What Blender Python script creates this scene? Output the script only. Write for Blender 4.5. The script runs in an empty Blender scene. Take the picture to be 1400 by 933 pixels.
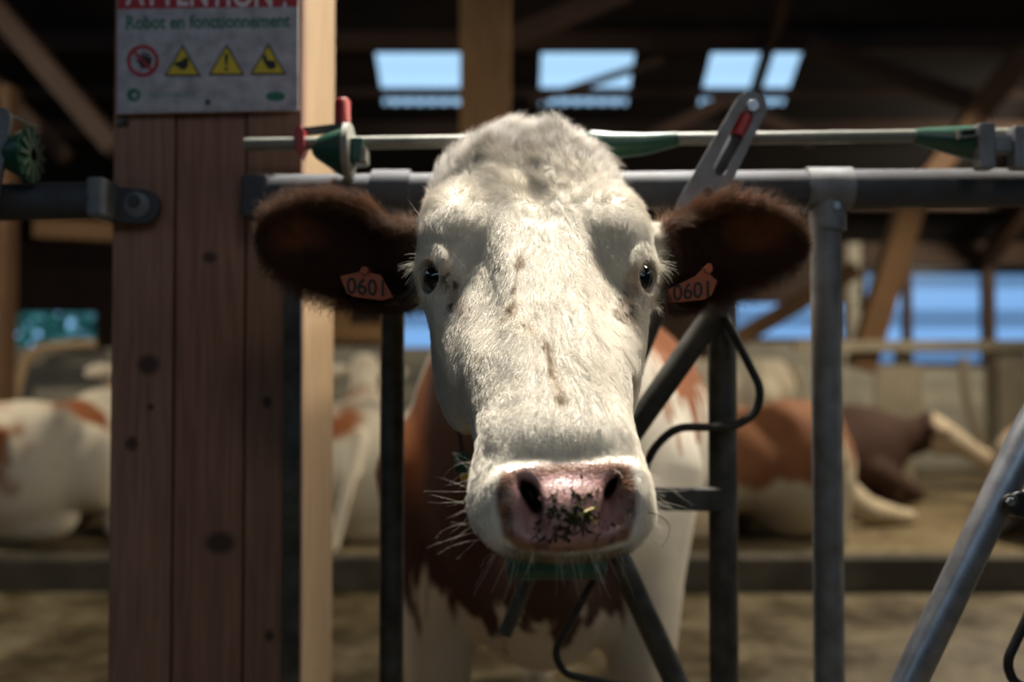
import bpy, bmesh, math, random
import numpy as np
from mathutils import Vector, Matrix

random.seed(7)
RNG = np.random.default_rng(7)
SC = bpy.context.scene
COL = SC.collection

# ------------------------------------------------------------------ camera
FPX = 1361.0                                  # focal length in pixels of a 1400 px wide frame (35 mm)
CAM_Z, TILT = 1.10, math.radians(1.58)
cam_data = bpy.data.cameras.new('camera')
cam_data.sensor_width = 36.0
cam_data.lens = 35.0
cam_data.clip_start = 0.02
cam_data.clip_end = 200
cam_data.dof.use_dof = True
cam_data.dof.focus_distance = 1.0
cam_data.dof.aperture_fstop = 2.3
cam_data.dof.aperture_blades = 9
cam = bpy.data.objects.new('camera', cam_data)
cam.location = (0, 0, CAM_Z)
cam.rotation_euler = (math.radians(90) + TILT, 0, 0)
COL.objects.link(cam)
SC.camera = cam

# ------------------------------------------------------------------ world, lights, exposure
SC.view_settings.view_transform = 'Standard'
SC.view_settings.look = 'None'
SC.view_settings.gamma = 1.0
SC.view_settings.use_curve_mapping = False
SC.view_settings.exposure = 0.0

world = bpy.data.worlds.new('sky')
SC.world = world
world.use_nodes = True
wn = world.node_tree.nodes
wl = world.node_tree.links
bg = wn['Background']
tc = wn.new('ShaderNodeTexCoord')
sx = wn.new('ShaderNodeSeparateXYZ')
wl.new(tc.outputs['Generated'], sx.inputs[0])
ramp = wn.new('ShaderNodeValToRGB')
ramp.color_ramp.elements[0].position = 0.0
ramp.color_ramp.elements[0].color = (0.26, 0.50, 0.88, 1)
ramp.color_ramp.elements[1].position = 0.34
ramp.color_ramp.elements[1].color = (0.44, 0.72, 1.0, 1)
wl.new(sx.outputs['Z'], ramp.inputs[0])
wl.new(ramp.outputs[0], bg.inputs[0])
bg.inputs[1].default_value = 1.3


def area(name, loc, target, size, power, color, size_y=None, spread=180):
    d = bpy.data.lights.new(name, 'AREA')
    d.energy = power
    d.color = color
    d.size = size
    if size_y:
        d.shape = 'RECTANGLE'
        d.size_y = size_y
    d.spread = math.radians(spread)
    o = bpy.data.objects.new(name, d)
    o.location = loc
    v = Vector(target) - Vector(loc)
    o.rotation_euler = v.to_track_quat('-Z', 'Y').to_euler()
    COL.objects.link(o)
    return o


WARM = (1.0, 0.86, 0.66)
area('unseen_floodlight', (0.22, 2.06, 3.6), (0.06, 0.96, 1.1), 0.22, 37, (1.0, 0.945, 0.86), spread=60)
area('unseen_floodlight', (2.5, 2.0, 3.5), (0.3, 2.3, 0.8), 0.35, 32, (1.0, 0.88, 0.70), spread=120)
area('unseen_floodlight', (0.9, -1.6, 3.2), (0.1, 1.3, 0.8), 0.5, 9, (1.0, 0.92, 0.80))  # added fill lamp behind the camera, brightens the nose plate
area('unseen_floodlight', (3.7, 6.0, 3.4), (0.8, 5.0, 0.3), 0.4, 130, WARM, spread=150)
area('unseen_floodlight', (-4.7, 4.5, 3.5), (-1.6, 5.5, 0.2), 0.4, 55, WARM, spread=130)
area('unseen_floodlight', (5.6, 8.4, 3.1), (2.6, 11.0, 0.9), 0.4, 70, WARM, spread=140)  # added lamp out of frame, brightens the back wall boards


# ------------------------------------------------------------------ helpers
def P(px, py, D):
    """the point at depth D (metres along +Y) whose picture falls on pixel px, py"""
    u = (px - 700.0) / FPX
    v = (466.5 - py) / FPX
    c, s = math.cos(TILT), math.sin(TILT)
    dy, dz = c - v * s, s + v * c
    k = D / dy
    return Vector((u * k, D, CAM_Z + dz * k))


def srgb(r, g, b):
    f = lambda c: (c / 255 / 12.92) if c / 255 <= 0.04045 else ((c / 255 + 0.055) / 1.055) ** 2.4
    return (f(r), f(g), f(b), 1.0)


def new_mat(name):
    m = bpy.data.materials.new(name)
    m.use_nodes = True
    nt = m.node_tree
    return m, nt, nt.nodes['Principled BSDF']


def mat_plain(name, col, rough=0.6, metal=0.0, noise=0.0, scale=20.0, col2=None, bump=0.0, stretch=(1, 1, 1)):
    m, nt, b = new_mat(name)
    b.inputs['Roughness'].default_value = rough
    b.inputs['Metallic'].default_value = metal
    if noise <= 0 and bump <= 0:
        b.inputs['Base Color'].default_value = col
        return m
    t = nt.nodes.new('ShaderNodeTexCoord')
    mp = nt.nodes.new('ShaderNodeMapping')
    mp.inputs['Scale'].default_value = stretch
    nt.links.new(t.outputs['Object'], mp.inputs[0])
    n = nt.nodes.new('ShaderNodeTexNoise')
    n.inputs['Scale'].default_value = scale
    n.inputs['Detail'].default_value = 5
    nt.links.new(mp.outputs[0], n.inputs['Vector'])
    r = nt.nodes.new('ShaderNodeValToRGB')
    r.color_ramp.elements[0].position = 0.5 - 0.5 * (1.05 - noise) * 0.6
    r.color_ramp.elements[1].position = 0.5 + 0.5 * (1.05 - noise) * 0.6
    r.color_ramp.elements[0].color = col2 if col2 else tuple(c * 0.5 for c in col[:3]) + (1,)
    r.color_ramp.elements[1].color = col
    nt.links.new(n.outputs['Fac'], r.inputs[0])
    nt.links.new(r.outputs[0], b.inputs['Base Color'])
    if bump > 0:
        bp = nt.nodes.new('ShaderNodeBump')
        bp.inputs['Strength'].default_value = bump
        bp.inputs['Distance'].default_value = 0.004
        nt.links.new(n.outputs['Fac'], bp.inputs['Height'])
        nt.links.new(bp.outputs[0], b.inputs['Normal'])
    return m


def mat_wood(name, col, col2, knots=(), scale=9.0):
    """long-grained timber; knots = (x, z, radius) in world metres on the board face"""
    m, nt, b = new_mat(name)
    N, L = nt.nodes, nt.links
    b.inputs['Roughness'].default_value = 0.75
    g = N.new('ShaderNodeNewGeometry')
    mp = N.new('ShaderNodeMapping')
    mp.inputs['Scale'].default_value = (14, 14, 0.7)
    L.new(g.outputs['Position'], mp.inputs[0])
    n = N.new('ShaderNodeTexNoise')
    n.inputs['Scale'].default_value = scale
    n.inputs['Detail'].default_value = 6
    n.inputs['Distortion'].default_value = 0.6
    L.new(mp.outputs[0], n.inputs['Vector'])
    n2 = N.new('ShaderNodeTexNoise')
    n2.inputs['Scale'].default_value = 3.0
    L.new(g.outputs['Position'], n2.inputs['Vector'])
    mx = N.new('ShaderNodeMath')
    mx.operation = 'MULTIPLY_ADD'
    mx.inputs[1].default_value = 0.5
    L.new(n2.outputs['Fac'], mx.inputs[0])
    L.new(n.outputs['Fac'], mx.inputs[2])
    r = N.new('ShaderNodeValToRGB')
    r.color_ramp.elements[0].position = 0.55
    r.color_ramp.elements[1].position = 0.95
    r.color_ramp.elements[0].color = col2
    r.color_ramp.elements[1].color = col
    L.new(mx.outputs[0], r.inputs[0])
    out = r.outputs[0]
    for (kx, kz, kr, asp) in knots:
        d = N.new('ShaderNodeVectorMath')
        d.operation = 'SUBTRACT'
        L.new(g.outputs['Position'], d.inputs[0])
        d.inputs[1].default_value = (kx, 0, kz)
        ms = N.new('ShaderNodeVectorMath')
        ms.operation = 'MULTIPLY'
        ms.inputs[1].default_value = (1 / (kr * asp), 0, 1 / kr)
        L.new(d.outputs[0], ms.inputs[0])
        ln = N.new('ShaderNodeVectorMath')
        ln.operation = 'LENGTH'
        L.new(ms.outputs[0], ln.inputs[0])
        mr = N.new('ShaderNodeMapRange')
        mr.inputs['From Min'].default_value = 0.6
        mr.inputs['From Max'].default_value = 1.15
        mr.inputs['To Min'].default_value = 0.9
        mr.inputs['To Max'].default_value = 0.0
        L.new(ln.outputs['Value'], mr.inputs['Value'])
        mi = N.new('ShaderNodeMixRGB')
        mi.inputs[2].default_value = (col2[0] * 0.18, col2[1] * 0.16, col2[2] * 0.2, 1)
        L.new(mr.outputs[0], mi.inputs[0])
        L.new(out, mi.inputs[1])
        out = mi.outputs[0]
    L.new(out, b.inputs['Base Color'])
    bp = N.new('ShaderNodeBump')
    bp.inputs['Strength'].default_value = 0.25
    bp.inputs['Distance'].default_value = 0.003
    L.new(n.outputs['Fac'], bp.inputs['Height'])
    L.new(bp.outputs[0], b.inputs['Normal'])
    return m


def link_mesh(name, me, mat=None, parent=None, smooth=False):
    o = bpy.data.objects.new(name, me)
    COL.objects.link(o)
    if mat is not None:
        me.materials.append(mat)
    if smooth:
        me.polygons.foreach_set('use_smooth', [True] * len(me.polygons))
    if parent is not None:
        o.parent = parent
    return o


class MB:
    """collects verts and faces, then links them as ONE mesh object"""

    def __init__(self):
        self.v, self.f = [], []

    def add(self, vs, fs):
        k = len(self.v)
        self.v += [tuple(x) for x in vs]
        self.f += [tuple(i + k for i in f) for f in fs]
        return self

    def box(self, lo, hi, M=None):
        (x0, y0, z0), (x1, y1, z1) = lo, hi
        vs = [Vector(c) for c in ((x0, y0, z0), (x1, y0, z0), (x1, y1, z0), (x0, y1, z0),
                                  (x0, y0, z1), (x1, y0, z1), (x1, y1, z1), (x0, y1, z1))]
        if M is not None:
            vs = [M @ v for v in vs]
        return self.add(vs, [(0, 3, 2, 1), (4, 5, 6, 7), (0, 1, 5, 4), (1, 2, 6, 5), (2, 3, 7, 6), (3, 0, 4, 7)])

    def beam(self, a, b, w, h, up=(0, 0, 1)):
        """square timber from a to b, w across, h along up"""
        a, b = Vector(a), Vector(b)
        d = (b - a)
        L = d.length
        d.normalize()
        s = d.cross(Vector(up))
        if s.length < 1e-4:
            s = d.cross(Vector((0, 1, 0)))
        s.normalize()
        u = s.cross(d)
        M = Matrix(((s.x, d.x, u.x, a.x), (s.y, d.y, u.y, a.y), (s.z, d.z, u.z, a.z), (0, 0, 0, 1)))
        return self.box((-w / 2, 0, -h / 2), (w / 2, L, h / 2), M)

    def tube(self, pts, r, n=14, caps=True):
        pts = [Vector(p) for p in pts]
        rs = r if isinstance(r, (list, tuple)) else [r] * len(pts)
        m = len(pts)
        tang = []
        for i in range(m):
            t = pts[min(i + 1, m - 1)] - pts[max(i - 1, 0)]
            tang.append(t.normalized())
        ref = Vector((0, 1, 0)) if abs(tang[0].y) < 0.9 else Vector((1, 0, 0))
        nrm = (ref - tang[0] * ref.dot(tang[0])).normalized()
        vs, fs = [], []
        for i in range(m):
            nrm = (nrm - tang[i] * nrm.dot(tang[i])).normalized()
            bi = tang[i].cross(nrm)
            for k in range(n):
                a = 2 * math.pi * k / n
                vs.append(pts[i] + (nrm * math.cos(a) + bi * math.sin(a)) * rs[i])
        for i in range(m - 1):
            for k in range(n):
                k2 = (k + 1) % n
                fs.append((i * n + k, i * n + k2, (i + 1) * n + k2, (i + 1) * n + k))
        if caps:
            fs.append(tuple(range(n - 1, -1, -1)))
            fs.append(tuple((m - 1) * n + k for k in range(n)))
        return self.add(vs, fs)

    def disc(self, c, axis, r, t, n=20):
        c, axis = Vector(c), Vector(axis).normalized()
        b = t * 0.25
        return self.tube([c, c + axis * b * 0.3, c + axis * (t - b), c + axis * t], [r * 0.97, r, r, r * 0.9], n)

    def prism(self, outline, y0, y1):
        """outline of (x, z) points extruded from y0 to y1"""
        n = len(outline)
        vs = [(x, y0, z) for x, z in outline] + [(x, y1, z) for x, z in outline]
        fs = [tuple(range(n)), tuple(range(2 * n - 1, n - 1, -1))]
        fs += [(i, i + n, (i + 1) % n + n, (i + 1) % n) for i in range(n)]
        return self.add(vs, fs)

    def ring(self, outer, inner, y0, y1):
        """plate with a hole: outer and inner outlines of equal count"""
        n = len(outer)
        vs = [(x, y0, z) for x, z in outer] + [(x, y0, z) for x, z in inner] + \
             [(x, y1, z) for x, z in outer] + [(x, y1, z) for x, z in inner]
        fs = []
        for i in range(n):
            j = (i + 1) % n
            fs += [(i, j, n + j, n + i), (2 * n + i, 3 * n + i, 3 * n + j, 2 * n + j),
                   (i, 2 * n + i, 2 * n + j, j), (n + i, n + j, 3 * n + j, 3 * n + i)]
        return self.add(vs, fs)

    def build(self, name, mat=None, parent=None, smooth=False, bevel=0.0, flip=True):
        me = bpy.data.meshes.new(name)
        me.from_pydata(self.v, [], self.f)
        if flip or bevel > 0:
            bm = bmesh.new()
            bm.from_mesh(me)
            bmesh.ops.recalc_face_normals(bm, faces=bm.faces)
            if bevel > 0:
                es = [e for e in bm.edges if len(e.link_faces) == 2 and e.calc_face_angle(0) > 0.6]
                bmesh.ops.bevel(bm, geom=es, offset=bevel, segments=2, affect='EDGES', profile=0.6)
            bm.to_mesh(me)
            bm.free()
        o = link_mesh(name, me, mat, parent)
        if smooth:
            me.polygons.foreach_set('use_smooth', [True] * len(me.polygons))
            me.set_sharp_from_angle(angle=math.radians(40))
        return o


def smooth_path(pts, sub=8):
    """Catmull-Rom through the points"""
    pts = [Vector(p) for p in pts]
    out = []
    for i in range(len(pts) - 1):
        p0, p1, p2, p3 = pts[max(i - 1, 0)], pts[i], pts[i + 1], pts[min(i + 2, len(pts) - 1)]
        for k in range(sub):
            t = k / sub
            out.append(0.5 * ((2 * p1) + (p2 - p0) * t + (2 * p0 - 5 * p1 + 4 * p2 - p3) * t * t +
                              (3 * p1 - p0 - 3 * p2 + p3) * t ** 3))
    out.append(pts[-1])
    return out


def round_path(pts, rad, sub=6):
    """straight runs with filleted corners"""
    pts = [Vector(p) for p in pts]
    out = [pts[0]]
    for i in range(1, len(pts) - 1):
        a, b, c = pts[i - 1], pts[i], pts[i + 1]
        d1, d2 = (a - b), (c - b)
        r = min(rad, d1.length * 0.45, d2.length * 0.45)
        q0, q2 = b + d1.normalized() * r, b + d2.normalized() * r
        for k in range(sub + 1):
            t = k / sub
            out.append(q0 * (1 - t) ** 2 + b * 2 * t * (1 - t) + q2 * t * t)
    out.append(pts[-1])
    return out


def tag(o, label=None, cat=None, group=None, kind=None):
    if label:
        o['label'] = label
    if cat:
        o['category'] = cat
    if group:
        o['group'] = group
    if kind:
        o['kind'] = kind
    return o


def thing(name, label, cat, loc=(0, 0, 0), group=None):
    """an Empty at the thing's base that parents its parts; parts are given in world metres"""
    o = bpy.data.objects.new(name, None)
    o.empty_display_size = 0.05
    COL.objects.link(o)
    return tag(o, label, cat, group)


def seat(root, loc):
    """moves the Empty to the thing's base while its parts stay where they stand"""
    loc = Vector(loc)
    root.location = loc
    for ch in root.children:
        ch.location = ch.location - loc


# ------------------------------------------------------------------ materials
M_GALV = mat_plain('galvanised_steel', (0.055, 0.060, 0.072, 1), 0.66, 0.25, 0.5, 26, (0.042, 0.042, 0.046, 1), 0.1)
M_DARKSTEEL = mat_plain('worn_dark_steel', (0.10, 0.098, 0.09, 1), 0.5, 0.6, 0.4, 30, (0.04, 0.038, 0.033, 1), 0.15)
M_GREYPOST = mat_plain('grey_galvanised_post', (0.20, 0.21, 0.225, 1), 0.55, 0.4, 0.4, 34, (0.13, 0.13, 0.13, 1), 0.12)
M_BRIGHT = mat_plain('bright_zinc', (0.42, 0.44, 0.48, 1), 0.35, 0.8, 0.4, 40, (0.26, 0.27, 0.3, 1), 0.08)
M_BLACKROD = mat_plain('black_rod', (0.035, 0.033, 0.03, 1), 0.45, 0.5, 0.3, 40, (0.02, 0.02, 0.018, 1))
M_RUBBER = mat_plain('black_rubber', (0.012, 0.012, 0.013, 1), 0.4)
M_GREENPL = mat_plain('green_plastic', (0.012, 0.075, 0.045, 1), 0.38, 0, 0.3, 30, (0.008, 0.045, 0.028, 1))
M_PALEROD = mat_plain('pale_zinc_rod', (0.20, 0.205, 0.175, 1), 0.5, 0.3, 0.3, 30, (0.14, 0.14, 0.115, 1))
M_RED = mat_plain('red_plastic', (0.30, 0.02, 0.02, 1), 0.4)
M_PALEWOOD = mat_wood('pale_timber', (0.40, 0.275, 0.155, 1), (0.28, 0.18, 0.09, 1))
M_WARMWOOD = mat_wood('warm_timber', (0.42, 0.235, 0.09, 1), (0.26, 0.13, 0.045, 1))
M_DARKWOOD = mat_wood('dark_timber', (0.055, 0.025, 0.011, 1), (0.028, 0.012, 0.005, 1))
M_BRACE = mat_wood('brown_timber', (0.13, 0.062, 0.022, 1), (0.075, 0.035, 0.012, 1))
M_CREAMWOOD = mat_wood('cream_timber', (0.42, 0.37, 0.26, 1), (0.26, 0.22, 0.15, 1))
M_GREYWOOD = mat_wood('grey_boards', (0.40, 0.38, 0.30, 1), (0.25, 0.23, 0.18, 1))
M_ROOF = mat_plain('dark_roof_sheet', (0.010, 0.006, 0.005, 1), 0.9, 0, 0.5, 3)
M_CONC = mat_plain('stained_concrete', (0.10, 0.085, 0.06, 1), 0.85, 0, 0.5, 5, (0.05, 0.042, 0.03, 1), 0.3)
# ------------------------------------------------------------------ the barn
def struct(o, label=None):
    o['kind'] = 'structure'
    if label:
        o['label'] = label
    return o


def mat_ground(name, a, b, c, scale, rough, bump):
    m, nt, bs = new_mat(name)
    N, L = nt.nodes, nt.links
    t = N.new('ShaderNodeNewGeometry')
    n1 = N.new('ShaderNodeTexNoise')
    n1.inputs['Scale'].default_value = scale
    n1.inputs['Detail'].default_value = 7
    n1.inputs['Roughness'].default_value = 0.65
    n2 = N.new('ShaderNodeTexNoise')
    n2.inputs['Scale'].default_value = scale * 5
    n2.inputs['Detail'].default_value = 4
    for n in (n1, n2):
        L.new(t.outputs['Position'], n.inputs['Vector'])
    r = N.new('ShaderNodeValToRGB')
    r.color_ramp.elements[0].position = 0.36
    r.color_ramp.elements[0].color = a
    r.color_ramp.elements[1].position = 0.66
    r.color_ramp.elements[1].color = c
    e = r.color_ramp.elements.new(0.5)
    e.color = b
    ad = N.new('ShaderNodeMath')
    ad.operation = 'MULTIPLY_ADD'
    ad.inputs[1].default_value = 0.4
    L.new(n2.outputs['Fac'], ad.inputs[0])
    sb = N.new('ShaderNodeMath')
    sb.operation = 'SUBTRACT'
    sb.inputs[1].default_value = 0.2
    L.new(n1.outputs['Fac'], sb.inputs[0])
    L.new(sb.outputs[0], ad.inputs[2])
    L.new(ad.outputs[0], r.inputs[0])
    L.new(r.outputs[0], bs.inputs['Base Color'])
    mr = N.new('ShaderNodeMapRange')
    mr.inputs['From Min'].default_value = 0.35
    mr.inputs['From Max'].default_value = 0.65
    mr.inputs['To Min'].default_value = rough[0]
    mr.inputs['To Max'].default_value = rough[1]
    L.new(n1.outputs['Fac'], mr.inputs['Value'])
    L.new(mr.outputs[0], bs.inputs['Roughness'])
    bp = N.new('ShaderNodeBump')
    bp.inputs['Strength'].default_value = bump
    bp.inputs['Distance'].default_value = 0.03
    L.new(ad.outputs[0], bp.inputs['Height'])
    L.new(bp.outputs[0], bs.inputs['Normal'])
    return m


M_FLOOR = mat_ground('wet_dirty_concrete', (0.034, 0.024, 0.010, 1), (0.085, 0.063, 0.027, 1), (0.175, 0.145, 0.085, 1), 2.6, (0.35, 0.75), 0.5)
M_BED = mat_ground('sawdust_bedding', (0.075, 0.052, 0.022, 1), (0.145, 0.108, 0.050, 1), (0.22, 0.175, 0.095, 1), 3.0, (0.9, 0.95), 0.6)

fl = MB().box((-9, -4, -0.15), (9, 11.4, 0.0)).build('floor', M_FLOOR)
struct(fl, 'wet concrete alley floor stained with muck')


def grid_slab(name, x0, x1, y0, y1, z, thick, mat, nx, ny, amp, seed):
    """a slab whose top is heaped a little"""
    xs, ys = np.linspace(x0, x1, nx), np.linspace(y0, y1, ny)
    mb = MB()
    rng = np.random.default_rng(seed)
    H = rng.random((nx, ny)) * amp
    vs = [(xs[i], ys[j], z + H[i, j] * (0 if j == 0 else 1)) for i in range(nx) for j in range(ny)]
    fs = [(i * ny + j, (i + 1) * ny + j, (i + 1) * ny + j + 1, i * ny + j + 1) for i in range(nx - 1) for j in range(ny - 1)]
    mb.add(vs, fs)
    mb.box((x0, y0 - 0.001, z - thick), (x1, y1, z - 0.002))
    return mb.build(name, mat, smooth=True)


kerb = MB().box((-9, 4.92, -0.01), (9, 5.08, 0.17)).build('trim_1', M_CONC, bevel=0.02)
struct(kerb, 'concrete kerb along the front of the cubicles')
bed = grid_slab('trim_2', -9, 9, 5.07, 8.4, 0.15, 0.16, M_BED, 90, 22, 0.035, 3)
struct(bed, 'raised cubicle bed covered in sawdust')

# back wall with its openings
WY = 11.0
OPEN = [dict(x0=P(-60, 450, WY).x, x1=P(137, 450, WY).x, z0=1.30, z1=1.76),
        dict(x0=P(535, 450, WY).x, x1=P(626, 450, WY).x, z0=1.28, z1=1.76),
        dict(x0=P(1000, 450, WY).x, x1=P(1160, 450, WY).x, z0=1.40, z1=1.86),
        dict(x0=P(1178, 450, WY).x, x1=6.3, z0=1.12, z1=2.28)]
EAVE = 2.5
wall_root = bpy.data.objects.new('wall_back', None)
COL.objects.link(wall_root)
struct(wall_root, 'board wall behind the cubicles with wide openings')
xs = [-9.0]
for o in OPEN:
    xs += [o['x0'], o['x1']]
xs.append(9.0)
plank_mats = [M_GREYWOOD, mat_wood('grey_boards_light', (0.46, 0.43, 0.34, 1), (0.29, 0.26, 0.2, 1))]
kk = 0


def boards(x0, x1, z0, z1, mat_list):
    global kk
    n = max(1, round((z1 - z0) / 0.24))
    for i in range(n):
        a, b = z0 + (z1 - z0) * i / n, z0 + (z1 - z0) * (i + 1) / n
        pl = MB().box((x0, WY - 0.008 * (kk % 2), a + 0.004), (x1, WY + 0.035, b - 0.004))
        kk += 1
        pl.build('plank', mat_list[kk % len(mat_list)], wall_root)


def backing(x0, x1, z0, z1):
    MB().box((x0, WY + 0.036, z0), (x1, WY + 0.06, z1)).build('backing', M_DARKWOOD, wall_root)


for i in range(len(xs) - 1):
    a, b = xs[i], xs[i + 1]
    if i % 2 == 0:
        backing(a, b, 0, EAVE)
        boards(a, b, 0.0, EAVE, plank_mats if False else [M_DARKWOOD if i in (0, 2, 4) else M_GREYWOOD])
    else:
        o = OPEN[i // 2]
        backing(a, b, 0, o['z0'])
        backing(a, b, o['z1'], EAVE)
        boards(a, b, 0.0, o['z0'], plank_mats)
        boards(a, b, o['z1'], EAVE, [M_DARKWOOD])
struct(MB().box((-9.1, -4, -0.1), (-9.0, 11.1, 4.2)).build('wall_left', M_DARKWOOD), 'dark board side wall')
struct(MB().box((-9.1, -4.1, -0.1), (9.1, -4.0, 2.75)).build('wall_light_block', M_DARKWOOD), 'unseen board wall added behind the camera to cut daylight, open above')  # wall put in behind the camera to cut the sky fill
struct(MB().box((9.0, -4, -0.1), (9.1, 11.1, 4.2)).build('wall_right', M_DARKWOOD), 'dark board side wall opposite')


def mat_sheet(name, tint, bands, amt, rough=0.2):
    """clear daylight sheet: lets the sky through, a little ribbed"""
    m, nt, bs = new_mat(name)
    N, L = nt.nodes, nt.links
    nt.nodes.remove(bs)
    out = N['Material Output']
    tr = N.new('ShaderNodeBsdfTransparent')
    gl = N.new('ShaderNodeBsdfGlossy')
    gl.inputs['Roughness'].default_value = rough
    mx = N.new('ShaderNodeMixShader')
    mx.inputs[0].default_value = 0.04
    g = N.new('ShaderNodeNewGeometry')
    sp = N.new('ShaderNodeSeparateXYZ')
    L.new(g.outputs['Position'], sp.inputs[0])
    w = N.new('ShaderNodeMath')
    w.operation = 'MULTIPLY'
    w.inputs[1].default_value = bands
    L.new(sp.outputs['Z'], w.inputs[0])
    sn = N.new('ShaderNodeMath')
    sn.operation = 'SINE'
    L.new(w.outputs[0], sn.inputs[0])
    r = N.new('ShaderNodeValToRGB')
    r.color_ramp.elements[0].position = 0.30
    r.color_ramp.elements[1].position = 0.55
    r.color_ramp.elements[0].color = tuple(c * amt for c in tint) + (1,)
    r.color_ramp.elements[1].color = tuple(tint) + (1,)
    mr = N.new('ShaderNodeMapRange')
    mr.inputs['From Min'].default_value = -1
    mr.inputs['From Max'].default_value = 1
    L.new(sn.outputs[0], mr.inputs['Value'])
    L.new(mr.outputs[0], r.inputs[0])
    L.new(r.outputs[0], tr.inputs['Color'])
    L.new(tr.outputs[0], mx.inputs[1])
    L.new(gl.outputs[0], mx.inputs[2])
    L.new(mx.outputs[0], out.inputs['Surface'])
    return m


M_SHEET = mat_sheet('clear_wall_sheet', (0.80, 0.84, 0.88), 2 * math.pi / 0.44, 0.72)
M_SKYLIGHT = mat_sheet('clear_roof_sheet', (0.98, 0.98, 0.98), 30, 0.96)
labels = ['low opening in the back wall on the far side of the plank column, trees outside',
          'small bright opening in the back wall beside the cow', 'low window behind the diagonal brace, grey blue light',
          'wide window of clear sheet above the dark brown lying cow']
for i, o in enumerate(OPEN):
    w = bpy.data.objects.new('window_%d' % (i + 1), None)
    COL.objects.link(w)
    struct(w, labels[i])
    f = MB()
    t = 0.04
    f.box((o['x0'], WY - 0.03, o['z0']), (o['x1'], WY + 0.07, o['z0'] + t))
    f.box((o['x0'], WY - 0.03, o['z1'] - t), (o['x1'], WY + 0.07, o['z1']))
    f.box((o['x0'], WY - 0.03, o['z0'] + t), (o['x0'] + t, WY + 0.07, o['z1'] - t))
    f.box((o['x1'] - t, WY - 0.03, o['z0'] + t), (o['x1'], WY + 0.07, o['z1'] - t))
    f.build('window_frame', M_DARKWOOD, w)
    if i == 3:
        for px, wd in ((1240, 0.09), (1351, 0.13)):
            x = P(px, 420, WY).x
            MB().box((x - wd / 2, WY - 0.04, o['z0'] + t), (x + wd / 2, WY + 0.06, o['z1'] - t)).build('mullion', M_DARKWOOD, w)
    if i != 0:
        MB().box((o['x0'] + t, WY + 0.02, o['z0'] + t), (o['x1'] - t, WY + 0.024, o['z1'] - t)).build('pane', M_SHEET, w)

# roof: falls away from the ridge to the eave above the back wall, with clear sheets let in
RIDGE_Y, SLOPE = 5.0, 0.5


def roof_z(y):
    return EAVE + (WY - y) * SLOPE if y >= RIDGE_Y else EAVE + (WY - RIDGE_Y) * SLOPE - (RIDGE_Y - y) * 0.2


SKY_X = [(-1.17, -0.40), (0.25, 1.05), (1.70, 2.48)]
SKY_Y = (8.33, 9.05)


def roof_cell(mb, x0, x1, y0, y1, t=0.04):
    za, zb = roof_z(y0), roof_z(y1)
    vs = [(x0, y0, za), (x1, y0, za), (x1, y1, zb), (x0, y1, zb), (x0, y0, za + t), (x1, y0, za + t), (x1, y1, zb + t), (x0, y1, zb + t)]
    mb.add(vs, [(0, 3, 2, 1), (4, 5, 6, 7), (0, 1, 5, 4), (1, 2, 6, 5), (2, 3, 7, 6), (3, 0, 4, 7)])


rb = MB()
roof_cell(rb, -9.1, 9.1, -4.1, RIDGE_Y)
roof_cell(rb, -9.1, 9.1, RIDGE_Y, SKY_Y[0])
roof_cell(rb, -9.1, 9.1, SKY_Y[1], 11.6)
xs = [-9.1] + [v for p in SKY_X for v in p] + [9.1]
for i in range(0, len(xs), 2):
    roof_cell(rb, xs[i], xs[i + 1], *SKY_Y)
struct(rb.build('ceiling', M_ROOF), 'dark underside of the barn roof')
sk_lab = ['clear roof sheet left of the big timber post', 'clear roof sheet above the crown of the cow', 'clear roof sheet split by a rafter, above the slotted lever']
for i, (a, b) in enumerate(SKY_X):
    w = bpy.data.objects.new('window_%d' % (5 + i), None)
    COL.objects.link(w)
    struct(w, sk_lab[i])
    mb = MB()
    roof_cell(mb, a, b, SKY_Y[0], SKY_Y[1], 0.006)
    mb.build('pane', M_SKYLIGHT, w)
    cr = MB()                                     # ribs of the lapped sheet along the lower edge
    n = 7
    y1 = SKY_Y[1]
    for k in range(n):
        x = a + (b - a) * (k + 0.5) / n
        hw = (b - a) / n * 0.28
        y0 = y1 - 0.09
        cr.add([(x - hw, y1, roof_z(y1) - 0.004), (x + hw, y1, roof_z(y1) - 0.004), (x, y0, roof_z(y0) - 0.004),
                (x - hw, y1, roof_z(y1) + 0.03), (x + hw, y1, roof_z(y1) + 0.03), (x, y0, roof_z(y0) + 0.03)],
               [(0, 2, 1), (3, 4, 5), (0, 1, 4, 3), (1, 2, 5, 4), (2, 0, 3, 5)])
    cr.build('sheet_ribs', M_ROOF, w)


def timber(name, a, b, w, h, mat, label, up=(0, 1, 0), cat=None, group=None):
    o = MB().beam(a, b, w, h, up).build(name, mat, bevel=0.006)
    o['label'] = label
    if cat:
        o['category'] = cat
        if group:
            o['group'] = group
    else:
        o['kind'] = 'structure'
    return o


for y, w, h in ((6.9, 0.10, 0.18), (8.20, 0.10, 0.16), (8.80, 0.06, 0.085), (9.20, 0.10, 0.16), (10.2, 0.10, 0.16)):
    z = roof_z(y) - h / 2 - 0.005
    timber('roof_purlin', (-9, y, z), (9, y, z), w, h, M_DARKWOOD, 'long roof timber running across under the dark sheets', (0, 0, 1))
for x in (-5.6, -2.6, 2.09, 5.2):
    wd = 0.07 if x == 2.09 else 0.16
    timber('roof_rafter', (x, 5.1, roof_z(5.1) - 0.27), (x, 10.9, roof_z(10.9) - 0.27), wd, 0.14, M_DARKWOOD, 'sloping rafter under the barn roof', (0, 0, 1))


def strut(a, b, Da, Db, w, h, mat, label):
    return timber('roof_brace', P(a[0], a[1], Da), P(b[0], b[1], Db), w, h, mat, label)


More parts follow.
